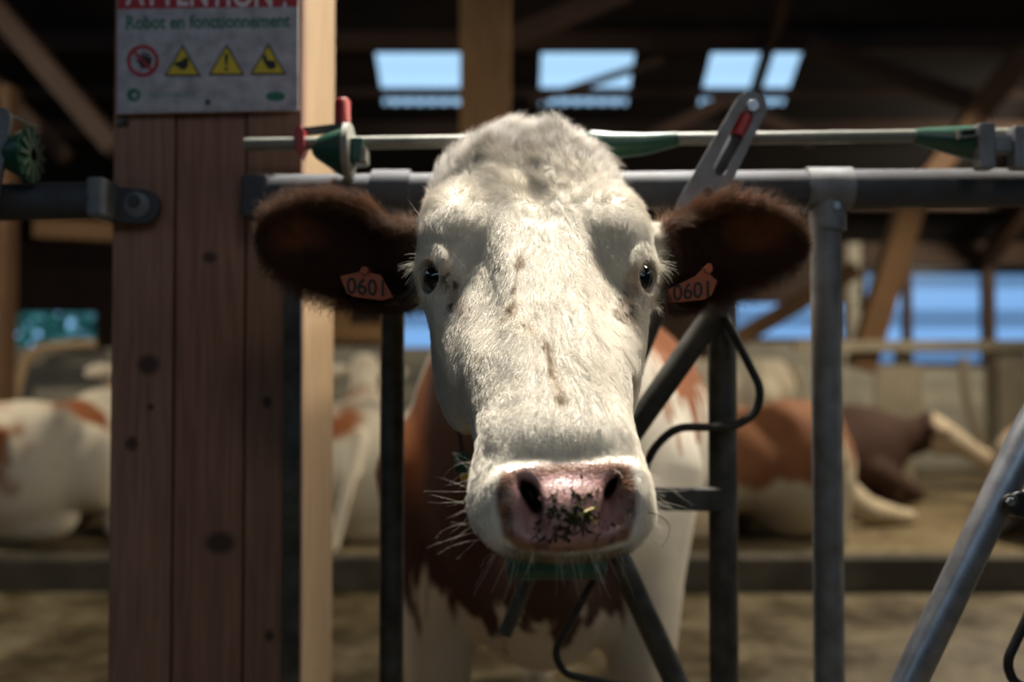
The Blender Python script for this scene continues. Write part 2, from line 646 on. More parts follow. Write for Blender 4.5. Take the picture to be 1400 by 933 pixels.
strut((1400, 75), (1262, 250), 7.2, 7.2, 0.15, 0.2, M_BRACE, 'pale diagonal brace under the roof above the end of the rail')
strut((1105, 62), (1330, 140), 7.9, 7.9, 0.13, 0.14, M_DARKWOOD, 'dim diagonal brace right of the split roof sheet')
strut((725, 140), (905, 82), 7.9, 7.9, 0.05, 0.08, M_DARKWOOD, 'thin diagonal brace crossing the middle roof sheet')
strut((690, 55), (860, -15), 7.2, 7.2, 0.13, 0.14, M_DARKWOOD, 'dim brace rising from the head of the big post')
strut((-10, 5), (160, 205), 6.4, 6.4, 0.13, 0.16, M_DARKWOOD, 'diagonal brace in the dark left of the plank column')
strut((-30, 90), (90, 215), 7.0, 7.0, 0.10, 0.12, M_DARKWOOD, 'lower diagonal brace in the dark left of the plank column')
strut((880, 195), (990, 138), 7.8, 7.8, 0.10, 0.12, M_DARKWOOD, 'faint brace leaning up to the lever')
strut((990, 138), (1110, 195), 7.8, 7.8, 0.10, 0.12, M_DARKWOOD, 'faint brace falling away beyond the lever')

M_POST = mat_wood('post_timber', (0.19, 0.10, 0.036, 1), (0.12, 0.06, 0.02, 1))
# timber posts and braces that stand in the barn
timber('timber_post', (P(664, 100, 5.45).x, 5.45, 0.0), (P(664, 100, 5.45).x, 5.45, 5.1), 0.27, 0.24, M_WARMWOOD, 'big square timber post rising behind the crown of the cow', (0, 1, 0), 'post')
timber('leaning_brace', P(1248, 270, 7.9), P(1176, 505, 7.9), 0.20, 0.16, M_POST, 'leaning timber beside the wide window')
timber('diagonal_brace', P(985, 478, 8.6), P(1170, 368, 8.6), 0.15, 0.12, M_POST, 'slanting timber across the low window behind the ear')
# ------------------------------------------------------------------ signed-distance body builder
class Field:
    def __init__(self, ax, ay, az):
        self.ax, self.ay, self.az = (np.asarray(a, dtype=np.float32) for a in (ax, ay, az))
        self.F = np.full((len(ax), len(ay), len(az)), 0.2, dtype=np.float32)

    def sub(self, lo, hi):
        sl = []
        for a, l, h in zip((self.ax, self.ay, self.az), lo, hi):
            i0 = max(int(np.searchsorted(a, l)) - 1, 0)
            i1 = min(int(np.searchsorted(a, h)) + 1, len(a))
            sl.append(slice(i0, i1))
        sl = tuple(sl)
        return sl, self.ax[sl[0]][:, None, None], self.ay[sl[1]][None, :, None], self.az[sl[2]][None, None, :]

    def join(self, sl, f, k):
        a = self.F[sl]
        if a.size == 0:
            return
        h = np.clip(0.5 + 0.5 * (a - f) / k, 0, 1)
        self.F[sl] = a * (1 - h) + f * h - k * h * (1 - h)

    def cut(self, sl, f, k):
        a = self.F[sl]
        if a.size == 0:
            return
        f = -f
        h = np.clip(0.5 - 0.5 * (a - f) / k, 0, 1)
        self.F[sl] = a * (1 - h) + f * h + k * h * (1 - h)

    def ell(self, c, r, k=0.03, axes=None, cut=False):
        """ellipsoid at c with radii r along axes (three unit vectors; world by default)"""
        c = np.asarray(c, float)
        A = np.eye(3) if axes is None else np.asarray(axes, float)
        ext = np.sqrt(((A * np.asarray(r)[:, None]) ** 2).sum(0)) + k + 0.03
        sl, X, Y, Z = self.sub(c - ext, c + ext)
        X, Y, Z = X - c[0], Y - c[1], Z - c[2]
        q = [X * A[i][0] + Y * A[i][1] + Z * A[i][2] for i in range(3)]
        k0 = np.sqrt((q[0] / r[0]) ** 2 + (q[1] / r[1]) ** 2 + (q[2] / r[2]) ** 2)
        k1 = np.sqrt((q[0] / r[0] ** 2) ** 2 + (q[1] / r[1] ** 2) ** 2 + (q[2] / r[2] ** 2) ** 2) + 1e-6
        f = (k0 * (k0 - 1) / k1).astype(np.float32)
        (self.cut if cut else self.join)(sl, f, k)

    def cap(self, a, b, ra, rb, k=0.03, sc=(1, 1, 1), cut=False):
        """tapering limb; sc squeezes it about its own axis"""
        a, b, sc = np.asarray(a, float), np.asarray(b, float), np.asarray(sc, float)
        R = max(ra, rb) * max(sc) + k + 0.03
        sl, X, Y, Z = self.sub(np.minimum(a, b) - R, np.maximum(a, b) + R)
        ab = (b - a) / sc
        x, y, z = (X - a[0]) / sc[0], (Y - a[1]) / sc[1], (Z - a[2]) / sc[2]
        h = np.clip((x * ab[0] + y * ab[1] + z * ab[2]) / (ab @ ab), 0, 1)
        f = np.sqrt((x - ab[0] * h) ** 2 + (y - ab[1] * h) ** 2 + (z - ab[2] * h) ** 2) - (ra + (rb - ra) * h)
        f = (f * min(sc)).astype(np.float32)
        (self.cut if cut else self.join)(sl, f, k)

    def chain(self, pts, rs, k=0.03, sc=(1, 1, 1)):
        self.chains([(pts, rs)], k, sc)

    def chains(self, many, k=0.03, sc=(1, 1, 1)):
        """several tapering limbs, joined to each other without swelling and then to the body once"""
        sc = np.asarray(sc, float)
        allp = np.concatenate([np.asarray(p, float) for p, r in many])
        R = max(max(r) for p, r in many) * max(sc) + k + 0.03
        sl, X, Y, Z = self.sub(allp.min(0) - R, allp.max(0) + R)
        best = None
        for pts, rs in many:
            for i in range(len(pts) - 1):
                a, b = np.asarray(pts[i], float), np.asarray(pts[i + 1], float)
                ab = (b - a) / sc
                x, y, z = (X - a[0]) / sc[0], (Y - a[1]) / sc[1], (Z - a[2]) / sc[2]
                h = np.clip((x * ab[0] + y * ab[1] + z * ab[2]) / (ab @ ab), 0, 1)
                f = (np.sqrt((x - ab[0] * h) ** 2 + (y - ab[1] * h) ** 2 + (z - ab[2] * h) ** 2) - (rs[i] + (rs[i + 1] - rs[i]) * h)) * min(sc)
                best = f if best is None else np.minimum(best, f)
        self.join(sl, best.astype(np.float32), k)

    def mesh(self):
        """surface nets"""
        F = self.F
        S = F < 0
        nx, ny, nz = F.shape
        cnt = np.zeros((nx - 1, ny - 1, nz - 1), dtype=np.int8)
        for dx in (0, 1):
            for dy in (0, 1):
                for dz in (0, 1):
                    cnt += S[dx:nx - 1 + dx, dy:ny - 1 + dy, dz:nz - 1 + dz]
        act = (cnt > 0) & (cnt < 8)
        I, J, K = np.nonzero(act)
        ids = np.full(act.shape, -1, dtype=np.int32)
        ids[I, J, K] = np.arange(len(I))
        pos = np.zeros((len(I), 3))
        w = np.zeros(len(I))
        AX = (self.ax, self.ay, self.az)
        base = [I, J, K]
        for d in range(3):
            for o1 in (0, 1):
                for o2 in (0, 1):
                    off = [0, 0, 0]
                    off[(d + 1) % 3], off[(d + 2) % 3] = o1, o2
                    p = [base[i] + off[i] for i in range(3)]
                    q = [x for x in p]
                    q[d] = p[d] + 1
                    fa, fb = F[p[0], p[1], p[2]], F[q[0], q[1], q[2]]
                    m = (fa < 0) != (fb < 0)
                    t = np.where(m, fa / np.where(m, fa - fb, 1), 0)
                    for i in range(3):
                        c = AX[i][p[i]].astype(float)
                        if i == d:
                            c = c + t * (AX[i][q[i]] - AX[i][p[i]])
                        pos[:, i] += np.where(m, c, 0)
                    w += m
        pos /= w[:, None]
        quads = []
        for d in range(3):
            e, g = (d + 1) % 3, (d + 2) % 3
            sl0 = [slice(None)] * 3
            sl1 = [slice(None)] * 3
            sl0[d], sl1[d] = slice(0, -1), slice(1, None)
            m = S[tuple(sl0)] != S[tuple(sl1)]
            idx = np.nonzero(m)
            ok = (idx[e] > 0) & (idx[g] > 0) & (idx[e] < F.shape[e] - 1) & (idx[g] < F.shape[g] - 1)
            idx = [x[ok] for x in idx]
            ins = S[idx[0], idx[1], idx[2]]

            def cell(de, dg):
                c = [x.copy() for x in idx]
                c[e] -= de
                c[g] -= dg
                return ids[c[0], c[1], c[2]]
            q = np.stack([cell(1, 1), cell(0, 1), cell(0, 0), cell(1, 0)], 1)
            q[~ins] = q[~ins][:, ::-1]
            quads.append(q)
        return pos, np.concatenate(quads)


def axis(segs):
    """grid lines: [(start, end, step), ...] with the step easing between"""
    out = [segs[0][0]]
    for (a, b, s0, s1) in segs:
        x = a
        while x < b - 1e-6:
            t = (x - a) / (b - a)
            x += s0 + (s1 - s0) * t
            out.append(min(x, b))
    return np.unique(np.round(np.array(out), 5))


def np_mesh(name, pos, quads, mat, parent=None, smooth_it=2, col=None):
    n = len(pos)
    E = np.concatenate([quads[:, [0, 1]], quads[:, [1, 2]], quads[:, [2, 3]], quads[:, [3, 0]]])
    for it in range(smooth_it):
        acc = np.zeros_like(pos)
        deg = np.zeros(n)
        for a, b in ((0, 1), (1, 0)):
            for c in range(3):
                acc[:, c] += np.bincount(E[:, a], weights=pos[E[:, b], c], minlength=n)
            deg += np.bincount(E[:, a], minlength=n)
        avg = acc / np.maximum(deg, 1)[:, None]
        pos = pos + (avg - pos) * (0.5 if it % 2 == 0 else -0.52)
    me = bpy.data.meshes.new(name)
    me.vertices.add(n)
    me.vertices.foreach_set('co', pos.ravel())
    me.loops.add(len(quads) * 4)
    me.loops.foreach_set('vertex_index', quads.ravel().astype(np.int32))
    me.polygons.add(len(quads))
    me.polygons.foreach_set('loop_start', np.arange(0, len(quads) * 4, 4, dtype=np.int32))
    me.update(calc_edges=True)
    me.validate()
    me.polygons.foreach_set('use_smooth', [True] * len(me.polygons))
    o = link_mesh(name, me, mat, parent)
    return o, pos


def vnoise(p, scale, seed=0):
    """smooth value noise in 0..1"""
    q = np.asarray(p) * scale + 100.0 + seed * 17.3
    i = np.floor(q).astype(np.int64)
    f = q - i
    f = f * f * (3 - 2 * f)
    out = 0
    for dx in (0, 1):
        for dy in (0, 1):
            for dz in (0, 1):
                h = (i[..., 0] + dx) * 374761393 + (i[..., 1] + dy) * 668265263 + (i[..., 2] + dz) * 2147483647 + seed * 974634777
                h = (h ^ (h >> 13)) * 1274126177
                h = ((h ^ (h >> 16)) & 0xffff) / 65535.0
                w = (f[..., 0] if dx else 1 - f[..., 0]) * (f[..., 1] if dy else 1 - f[..., 1]) * (f[..., 2] if dz else 1 - f[..., 2])
                out = out + h * w
    return out


def fbm(p, scale, seed=0, o=3):
    s, a, t = 0, 1.0, 0
    for k in range(o):
        s = s + a * vnoise(p, scale * 2 ** k, seed + k)
        t += a
        a *= 0.5
    return s / t


def sstep(x, a, b):
    t = np.clip((x - a) / (b - a), 0, 1)
    return t * t * (3 - 2 * t)


# ------------------------------------------------------------------ the plank column with its sign
ZT, ZB = 2.6, 0.0
DF = 1.50
px_pl = [(152, 235.5), (238.5, 332.5), (335.5, 411)]
K = lambda x, y, r, a=1.0: (P(x, y, DF).x, P(x, y, DF).z, r, a)
knots = [[K(203, 499, 0.017, 1.1), K(180, 607, 0.012, 0.9), K(206, 557, 0.006), K(172, 170, 0.006)],
         [K(300, 743, 0.019, 1.35), K(286, 352, 0.010, 1.2)],
         [K(365, 550, 0.010, 0.8), K(368, 870, 0.010, 0.8)]]
tones = [((0.31, 0.165, 0.115, 1), (0.19, 0.097, 0.064, 1)), ((0.28, 0.14, 0.094, 1), (0.17, 0.083, 0.054, 1)), ((0.25, 0.135, 0.085, 1), (0.155, 0.08, 0.047, 1))]
column = thing('plank_column', 'brown plank-clad timber column with a warning sign, left of the cow', 'post')
for i, (a, b) in enumerate(px_pl):
    m = mat_wood('cladding_%s' % 'abc'[i], tones[i][0], tones[i][1], knots[i])
    xa, xb = P(a, 466, DF).x, P(b, 466, DF).x
    yo = (0.000, 0.003, 0.001)[i]
    MB().box((xa, DF + yo, ZB), (xb, DF + 0.03, ZT)).build('plank', m, column, bevel=0.0025)
xr = P(410.5, 466, DF + 0.03).x
core = MB().box((P(152, 466, DF).x + 0.006, DF + 0.031, ZB), (xr, DF + 0.32, ZT)).build('timber_core', M_PALEWOOD, column, bevel=0.006)
tag(core, 'pale timber side of the column')
st = MB().box((P(388, 700, 1.492).x, 1.488, ZB), (P(411, 700, 1.492).x, 1.4985, P(400, 385, 1.49).z))
tag(st.build('steel_edge_strip', M_DARKSTEEL, column, bevel=0.001), 'dark steel strip along the edge of the column')
for (x, y) in ((166, 167), (350, 275)):
    MB().disc(P(x, y, DF - 0.004), (0, -1, 0), 0.006, 0.004, 10).build('screw', M_DARKSTEEL, column, smooth=True)
seat(column, ((P(152, 466, DF).x + xr) / 2, DF + 0.16, 0))

M_SIGN = mat_plain('weathered_sign_board', (0.46, 0.45, 0.49, 1), 0.5, 0, 0.3, 55, (0.27, 0.255, 0.285, 1))
M_BANNER = mat_plain('red_print', (0.36, 0.012, 0.016, 1), 0.5)
M_GRN = mat_plain('green_print', (0.012, 0.13, 0.07, 1), 0.5)
M_YELLOW = mat_plain('yellow_print', (0.60, 0.44, 0.012, 1), 0.5)
M_WHITE = mat_plain('white_print', (0.60, 0.58, 0.60, 1), 0.5)
M_BLACK = mat_plain('black_print', (0.012, 0.011, 0.012, 1), 0.6)
DS = 1.486
sign = thing('warning_sign', 'white warning sign with red banner, green words and yellow triangles on the plank column', 'sign')
SC2 = math.radians(1.3)


def S(px, py, lift=0.0):
    """point on the sign's face"""
    p = P(px, py, DS - lift)
    return p


def sign_poly(name, pts, mat, parent, lift, t=0.0006, label=None):
    mb = MB()
    mb.prism([(S(x, y).x, S(x, y).z) for x, y in pts], DS - lift - t, DS - lift + 0.0002)
    o = mb.build(name, mat, parent)
    if label:
        o['label'] = label
    return o


def circle(cx, cy, r, n=28):
    return [(cx + r * math.cos(2 * math.pi * k / n), cy + r * math.sin(2 * math.pi * k / n)) for k in range(n)]


def text(name, body_txt, loc, size, mat, parent, extrude=0.0004, roll=0.0, shear=0.0, bold=0.0, xs=1.0, align='CENTER'):
    cu = bpy.data.curves.new(name, 'FONT')
    cu.body = body_txt
    cu.size = size
    cu.extrude = extrude
    cu.offset = bold
    cu.shear = shear
    cu.align_x = align
    cu.align_y = 'CENTER'
    o = bpy.data.objects.new('lettering_source', cu)
    COL.objects.link(o)
    cu.materials.append(mat)
    o.location = loc
    o.rotation_euler = (math.radians(90), roll, 0)
    o.scale = (xs, 1, 1)
    bpy.context.view_layer.update()
    me = bpy.data.meshes.new_from_object(o.evaluated_get(bpy.context.evaluated_depsgraph_get()))
    m = bpy.data.objects.new(name, me)
    m.matrix_world = o.matrix_world.copy()
    bpy.data.objects.remove(o)
    COL.objects.link(m)
    if parent is not None:
        m.parent = parent
    return m


bd = MB()
bd.prism([(S(x, y).x, S(x, y).z) for x, y in ((160, 156), (408, 150.5), (408, -40), (160, -36))], DS, DS + 0.004)
board = bd.build('board', M_SIGN, sign, bevel=0.001)
sign_poly('banner', [(161, 12.5), (407, 9), (407, -38), (161, -34)], M_BANNER, sign, 0.0002, label='red banner')
roll = math.radians(0.8)
text('lettering', 'ATTENTION !', (S(284, -8).x, DS - 0.0009, S(284, -8).z), 0.060, M_WHITE, sign, 0.0002, roll, 0, 0.0008, 0.66)
t = text('lettering', 'Robot en fonctionnement', (S(284, 30.5).x, DS - 0.0002, S(284, 30.5).z), 0.0285, M_GRN, sign, 0.0002, -roll, 0, 0.0007, 0.83)
# no-entry ring with a black hand, and three warning triangles
ring = thing('prohibition_symbol', None, None)
ring.parent = sign
ring['label'] = 'red prohibition ring over a black hand'
cx, cy = 195.5, 83.5
mb = MB()
mb.ring([(S(x, y).x, S(x, y).z) for x, y in circle(cx, cy, 22)], [(S(x, y).x, S(x, y).z) for x, y in circle(cx, cy, 17.2)], DS - 0.0014, DS)
mb.build('ring', M_BANNER, ring)
sign_poly('slash', [(182, 72), (185, 69), (209, 95), (206, 98)], M_BANNER, ring, 0.0010)
hand = [(194, 94), (190, 87), (186, 82), (188, 80), (193, 84), (192, 75), (194, 73.5), (196, 80), (196.5, 72), (199, 71.5), (200, 80), (202, 73), (204, 73.5), (204, 82), (206, 77), (208, 78), (207, 88), (204, 94)]
sign_poly('hand', hand, M_BLACK, ring, 0.0006)
for i, (tx, ty) in enumerate(((250, 82), (310, 81), (367, 80))):
    tr = thing('warning_triangle', None, None)
    tr.parent = sign
    sign_poly('border', [(tx - 25, ty + 22.5), (tx + 25, ty + 22.5), (tx, ty - 21)], M_BLACK, tr, 0.0002)
    sign_poly('field', [(tx - 21, ty + 20), (tx + 21, ty + 20), (tx, ty - 16)], M_YELLOW, tr, 0.0010)
    if i == 0:
        tr['label'] = 'yellow triangle with a black pointing shape'
        sign_poly('symbol', [(tx - 12, ty + 8), (tx - 10, ty + 4), (tx - 2, ty + 2), (tx + 4, ty - 3), (tx + 8, ty - 2), (tx + 8, ty + 9), (tx + 3, ty + 14), (tx - 4, ty + 13), (tx - 5, ty + 10)], M_BLACK, tr, 0.0018)
    elif i == 1:
        tr['label'] = 'yellow triangle with an exclamation mark'
        sign_poly('symbol', [(tx - 2.6, ty - 7), (tx + 2.6, ty - 7), (tx + 1.4, ty + 9), (tx - 1.4, ty + 9)], M_BLACK, tr, 0.0018)
        sign_poly('dot', circle(tx, ty + 14, 2.5, 12), M_BLACK, tr, 0.0018)
    else:
        tr['label'] = 'yellow triangle with a black crushed hand shape'
        sign_poly('symbol', [(tx - 8, ty - 2), (tx - 3, ty - 5), (tx - 1, ty + 3), (tx + 10, ty + 4), (tx + 11, ty + 13), (tx + 3, ty + 16), (tx - 2, ty + 12), (tx - 6, ty + 5)], M_BLACK, tr, 0.0018)
mb = MB()
mb.ring([(S(x, y).x, S(x, y).z) for x, y in circle(183, 130, 9, 16)], [(S(x, y).x, S(x, y).z) for x, y in circle(184, 130.5, 4.2, 16)], DS - 0.0008, DS)
tag(mb.build('round_emblem', M_GRN, sign), 'small dark green round emblem')
sg = mat_plain('faded_green_print', (0.17, 0.27, 0.24, 1), 0.5)
text('lettering', 'Sécurité des aires', (S(236, 129).x, DS - 0.0002, S(236, 129).z), 0.0105, sg, sign, 0.0002, -roll, 0, 0.0002, 0.95)
sign_poly('oval_emblem', [(377 + 13 * math.copysign(abs(math.cos(a)) ** 0.7, math.cos(a)), 132 + 6 * math.sin(a)) for a in [2 * math.pi * k / 24 for k in range(24)]], M_GRN, sign, 0.0002, label='green oval emblem')
MB().disc(S(284.5, 140, -0.0), (0, -1, 0), 0.0042, 0.003, 12).build('screw', M_DARKSTEEL, sign, smooth=True)
seat(sign, (S(284, 156).x, DS, S(284, 156).z))

# ------------------------------------------------------------------ the headlock
DR = 1.47
RR = 0.0285
hl = thing('headlock', 'galvanised headlock of round tubes around the neck of the cow', 'headlock')


def tube_px(pts, D, r, rad=0.0, n=16, name='tube', mat=None, parent=None, smooth=True):
    q = [P(x, y, D if not isinstance(D, (list, tuple)) else D[i]) for i, (x, y) in enumerate(pts)]
    if rad > 0:
        q = round_path(q, rad)
    return MB().tube(q, r, n).build(name, mat, parent, smooth)


tube_px([(366, 265), (1100, 259), (2350, 249)], DR, RR, 0, 24, 'top_rail', M_GALV, hl)
mb = MB()
a = P(352, 276, DR)
mb.box((a.x - 0.018, DR - 0.03, a.z - 0.026), (a.x + 0.022, DR + 0.028, a.z + 0.036))
mb.build('rail_end_bracket', M_GALV, hl, bevel=0.006)
MB().disc(P(350, 278, DR - 0.03), (0, -1, 0), 0.009, 0.006, 6).build('bolt', M_DARKSTEEL, hl)
def upright(px, D, r, mat, ytop, name='upright'):
    p = P(px, 600, D)
    return MB().tube([(p.x, D, 0.0), (p.x, D, P(px, ytop, D).z)], r, 18).build(name, mat, hl, True)


upright(536, DR, 0.0178, M_DARKSTEEL, 270)
upright(988, DR + 0.02, 0.0212, M_DARKSTEEL, 262)
upright(1131, DR, 0.0222, M_GREYPOST, 270)
upright(1590, DR, 0.0222, M_GREYPOST, 270)
upright(2180, DR, 0.0222, M_GREYPOST, 270)
# clamps that hold the uprights to the rail
for px, w in ((1131, 33),):
    q = P(px, 259, DR)
    mb = MB().tube([(q.x - 0.033, DR, q.z), (q.x + 0.033, DR, q.z)], RR + 0.004, 24)
    mb.build('clamp', M_GREYPOST, hl, True)
    mb = MB().tube([(q.x, DR, q.z - 0.02), (q.x, DR, q.z - 0.062)], 0.026, 20)
    mb.build('clamp_socket', M_GREYPOST, hl, True)
    MB().disc((q.x + 0.004, DR - 0.024, P(px, 286, DR).z), (0, -1, 0), 0.0065, 0.007, 10).build('rivet', M_BRIGHT, hl, True)
for px in (1000,):
    q = P(px, 259, DR)
q = P(536, 262, DR)
MB().tube([(q.x - 0.028, DR, q.z), (q.x + 0.028, DR, q.z)], RR + 0.004, 24).build('clamp', M_GALV, hl, True)
# the swinging neck bar, bent to a V behind the muzzle, with its guards
nb = bpy.data.objects.new('neck_bar', None)
COL.objects.link(nb)
nb.parent = hl
nb['label'] = 'dark bent neck bar with thin guard loops'
tube_px([(978, 428), (818, 655), (838, 745), (932, 950), (985, 1060)], DR - 0.005, 0.0182, 0.08, 16, 'bar', M_DARKSTEEL, nb)
tube_px([(930, 370), (905, 412), (868, 505)], DR + 0.055, 0.0125, 0.03, 12, 'brace_bar', M_DARKSTEEL, nb)
tube_px([(800, 690), (735, 760), (690, 868)], DR - 0.03, 0.0105, 0.03, 12, 'brace_bar', M_DARKSTEEL, nb)
tube_px([(990, 432), (1012, 475), (1041, 532), (1034, 566), (1002, 585), (925, 584), (895, 610), (872, 662)], DR - 0.02, 0.0062, 0.03, 10, 'guard_loop', M_BLACKROD, nb)
tube_px([(830, 760), (757, 893), (772, 922), (850, 938), (935, 945)], DR - 0.03, 0.0058, 0.02, 10, 'guard_loop', M_BLACKROD, nb)
a, b = P(880, 683, DR - 0.002), P(986, 683, DR - 0.002)
mb = MB().box((a.x, DR - 0.012, a.z - 0.0165), (b.x, DR + 0.012, a.z + 0.0165))
mb.build('cross_bar', M_DARKSTEEL, hl, bevel=0.003)

# ------------------------------------------------------------------ the locking rod above it
DL = 1.42
rod = thing('locking_rod', 'pale round locking rod running above the headlock rail', 'rod')
tube_px([(335, 197.5), (640, 193.5), (1000, 189.5), (2330, 171)], DL, 0.0094, 0, 14, 'bar', M_PALEROD, rod)


def lathe_x(prof, D, mat, name, parent, n=24):
    """turned sleeve about the rod: (px, py centre, radius)"""
    return MB().tube([P(x, y, D) for x, y, r in prof], [r for x, y, r in prof], n).build(name, mat, parent, True)


lathe_x([(428, 203, 0.010), (436, 203, 0.017), (468, 207, 0.034), (471, 207, 0.037)], DL, M_GREENPL, 'funnel', rod)
tag(lathe_x([(471, 207, 0.038), (472, 207, 0.0405), (480, 207, 0.0405), (482, 207, 0.037)], DL, M_PALEROD, 'funnel_rim', rod), 'pale worn rim')
mb = MB()
a, b = P(482, 192, DL), P(499, 226, DL)
mb.box((a.x, DL - 0.022, b.z), (b.x, DL + 0.022, a.z))
mb.build('catch_box', M_GREENPL, rod, bevel=0.004)
mb = MB()
a, b = P(495, 205, DL), P(504, 227, DL)
mb.box((a.x, DL - 0.025, b.z), (b.x, DL + 0.01, a.z))
mb.build('catch_tab', M_PALEROD, rod, bevel=0.003)
lathe_x([(796, 193, 0.012), (806, 197, 0.020), (838, 199, 0.019), (880, 197, 0.016), (926, 190.5, 0.0105)], DL, M_GREENPL, 'sleeve', rod)
lathe_x([(1250, 186.5, 0.011), (1262, 188, 0.0135), (1300, 192, 0.020), (1336, 196, 0.026)], DL, M_GREENPL, 'sleeve', rod)
mb = MB()
o = [(1309, 178), (1334, 175.5), (1335, 187), (1310, 190)]
i2 = [(1313, 180.5), (1331, 179), (1332, 185), (1313, 186.5)]
mb.ring([(P(x, y, DL - 0.027).x, P(x, y, DL - 0.027).z) for x, y in o], [(P(x, y, DL - 0.027).x, P(x, y, DL - 0.027).z) for x, y in i2], DL - 0.031, DL - 0.016)
mb.build('wire_clip', M_PALEROD, rod)
# galvanised stop with cut-outs on the right
stp = bpy.data.objects.new('rod_stop', None)
COL.objects.link(stp)
stp.parent = rod
for x0, x1, y0, y1, dd in ((1337, 1361, 168, 231, 0.0), (1361, 1385, 184, 209, 0.003), (1385, 1430, 172, 231, 0.0)):
    a, b = P(x0, y0, DL - 0.03), P(x1, y1, DL - 0.03)
    MB().box((a.x, DL - 0.034 + dd, b.z), (b.x, DL - 0.010, a.z)).build('stop_plate', M_GREYPOST, stp, bevel=0.004)
# red release lever beside the column
rl = bpy.data.objects.new('release_lever', None)
COL.objects.link(rl)
rl.parent = rod
rl['label'] = 'red release lever'
MB().tube([P(468, 200, DL + 0.03), P(468, 139, DL + 0.03), P(468, 135, DL + 0.03)], [0.0118, 0.0118, 0.0085], 16).build('grip', M_RED, rl, True)
mb = MB()
mb.prism([(P(x, y, DL).x, P(x, y, DL).z) for x, y in ((405, 178), (411, 174), (418, 180), (419, 205), (414, 219), (406, 208))], DL - 0.014, DL + 0.014)
mb.build('red_plate', M_RED, rl, bevel=0.002)
mb = MB()
mb.beam(P(412, 181, DL + 0.012), P(474, 174, DL + 0.012), 0.006, 0.012)
mb.build('link', M_DARKSTEEL, rl)

# ------------------------------------------------------------------ the slotted lever plate
DV = 1.385
lev = thing('slotted_lever', 'grey slotted steel lever plate leaning up from the rail to the right of the head', 'lever')


def stadium(a, b, ra, rb, n=10):
    """outline around two circles"""
    a, b = Vector((a[0], a[1])), Vector((b[0], b[1]))
    ang = math.atan2(b.y - a.y, b.x - a.x)
    out = []
    for k in range(n + 1):
        t = ang + math.pi / 2 + math.pi * k / n
        out.append((a.x + ra * math.cos(t), a.y + ra * math.sin(t)))
    for k in range(n + 1):
        t = ang - math.pi / 2 + math.pi * k / n
        out.append((b.x + rb * math.cos(t), b.y + rb * math.sin(t)))
    return out


def xz(px, py, D):
    q = P(px, py, D)
    return (q.x, q.z)


mb = MB()
mb.ring(stadium(xz(951, 287, DV), xz(1026, 147, DV), 0.028, 0.0225), stadium(xz(984, 232, DV), xz(1019, 162, DV), 0.0095, 0.0095), DV - 0.004, DV + 0.004)
mb.build('plate', M_GREYPOST, lev, bevel=0.001)
MB().disc(P(1028, 146, DV - 0.004), (0, -1, 0), 0.0088, 0.008, 12).build('bolt', M_BRIGHT, lev, True)
MB().disc(P(968, 264, DV - 0.003), (0, -1, 0), 0.0075, 0.003, 16).build('hole', M_RUBBER, lev, True)
MB().tube([P(968, 264, DV), P(968, 264, DR - 0.0287)], 0.006, 10).build('pin', M_DARKSTEEL, lev, True)
MB().tube([P(1022, 156, DV + 0.008), P(1009, 186, DV + 0.008)], 0.0125, 14).build('red_stop', M_RED, lev, True)
MB().tube([P(1036, 133, DV + 0.014), P(950, 292, DV + 0.014)], 0.010, 12).build('back_strip', M_GALV, lev, True)

# ------------------------------------------------------------------ the neighbouring stalls
ln = thing('side_rail', 'grey rail bolted to the left face of the plank column by a lug', 'rail')
tube_px([(-760, 292), (140, 274)], 1.46, 0.0275, 0, 20, 'bar', M_GALV, ln)
mb = MB()
a, b = P(128, 246, 1.46), P(152, 300, 1.46)
mb.box((a.x, 1.432, b.z), (b.x, 1.488, a.z))
mb.build('collar', M_GREYPOST, ln, bevel=0.006)
mb = MB()
mb.prism(stadium(xz(145, 276, 1.46), xz(187, 280, 1.46), 0.027, 0.0265), 1.478, 1.492)
mb.build('lug', M_GALV, ln, bevel=0.003)
MB().disc(P(184, 275, 1.478), (0, -1, 0), 0.0095, 0.008, 6).build('bolt', M_GALV, ln)
MB().disc(P(187, 280, 1.479), (0, -1, 0), 0.019, 0.002, 20).build('washer', M_GREYPOST, ln, True)

q = P(-420, 600, 1.46)
MB().tube([(q.x, 1.46, 0.0), (q.x, 1.46, P(-420, 286, 1.46).z)], 0.021, 16).build('upright', M_GREYPOST, ln, True)
lg = thing('ribbed_lever', 'grey lever with a ribbed green disc at the left picture edge', 'lever')
mb = MB()
mb.prism(stadium(xz(-22, 262, 1.40), xz(0, 163, 1.40), 0.022, 0.017), 1.396, 1.404)
mb.build('plate', M_GREYPOST, lg, bevel=0.001)
MB().beam(P(2, 151, 1.40), P(51, 175, 1.43), 0.004, 0.003).build('link', M_PALEROD, lg)
c = P(38, 212, 1.42)
mb = MB()
mb.tube([(c.x - 0.03, 1.42, c.z), (c.x + 0.004, 1.42, c.z)], [0.022, 0.040], 20)
mb.build('green_disc', M_GREENPL, lg, True)
mb = MB()
for k in range(6):
    a = math.pi * k / 6
    mb.beam(c + Vector((0.006, 0.036 * math.cos(a), 0.038 * math.sin(a))), c + Vector((0.006, -0.036 * math.cos(a), -0.038 * math.sin(a))), 0.007, 0.006, (1, 0, 0))
tag(mb.build('ribs', mat_plain('dull_green', (0.06, 0.10, 0.07, 1), 0.5), lg), 'dull green ribs')

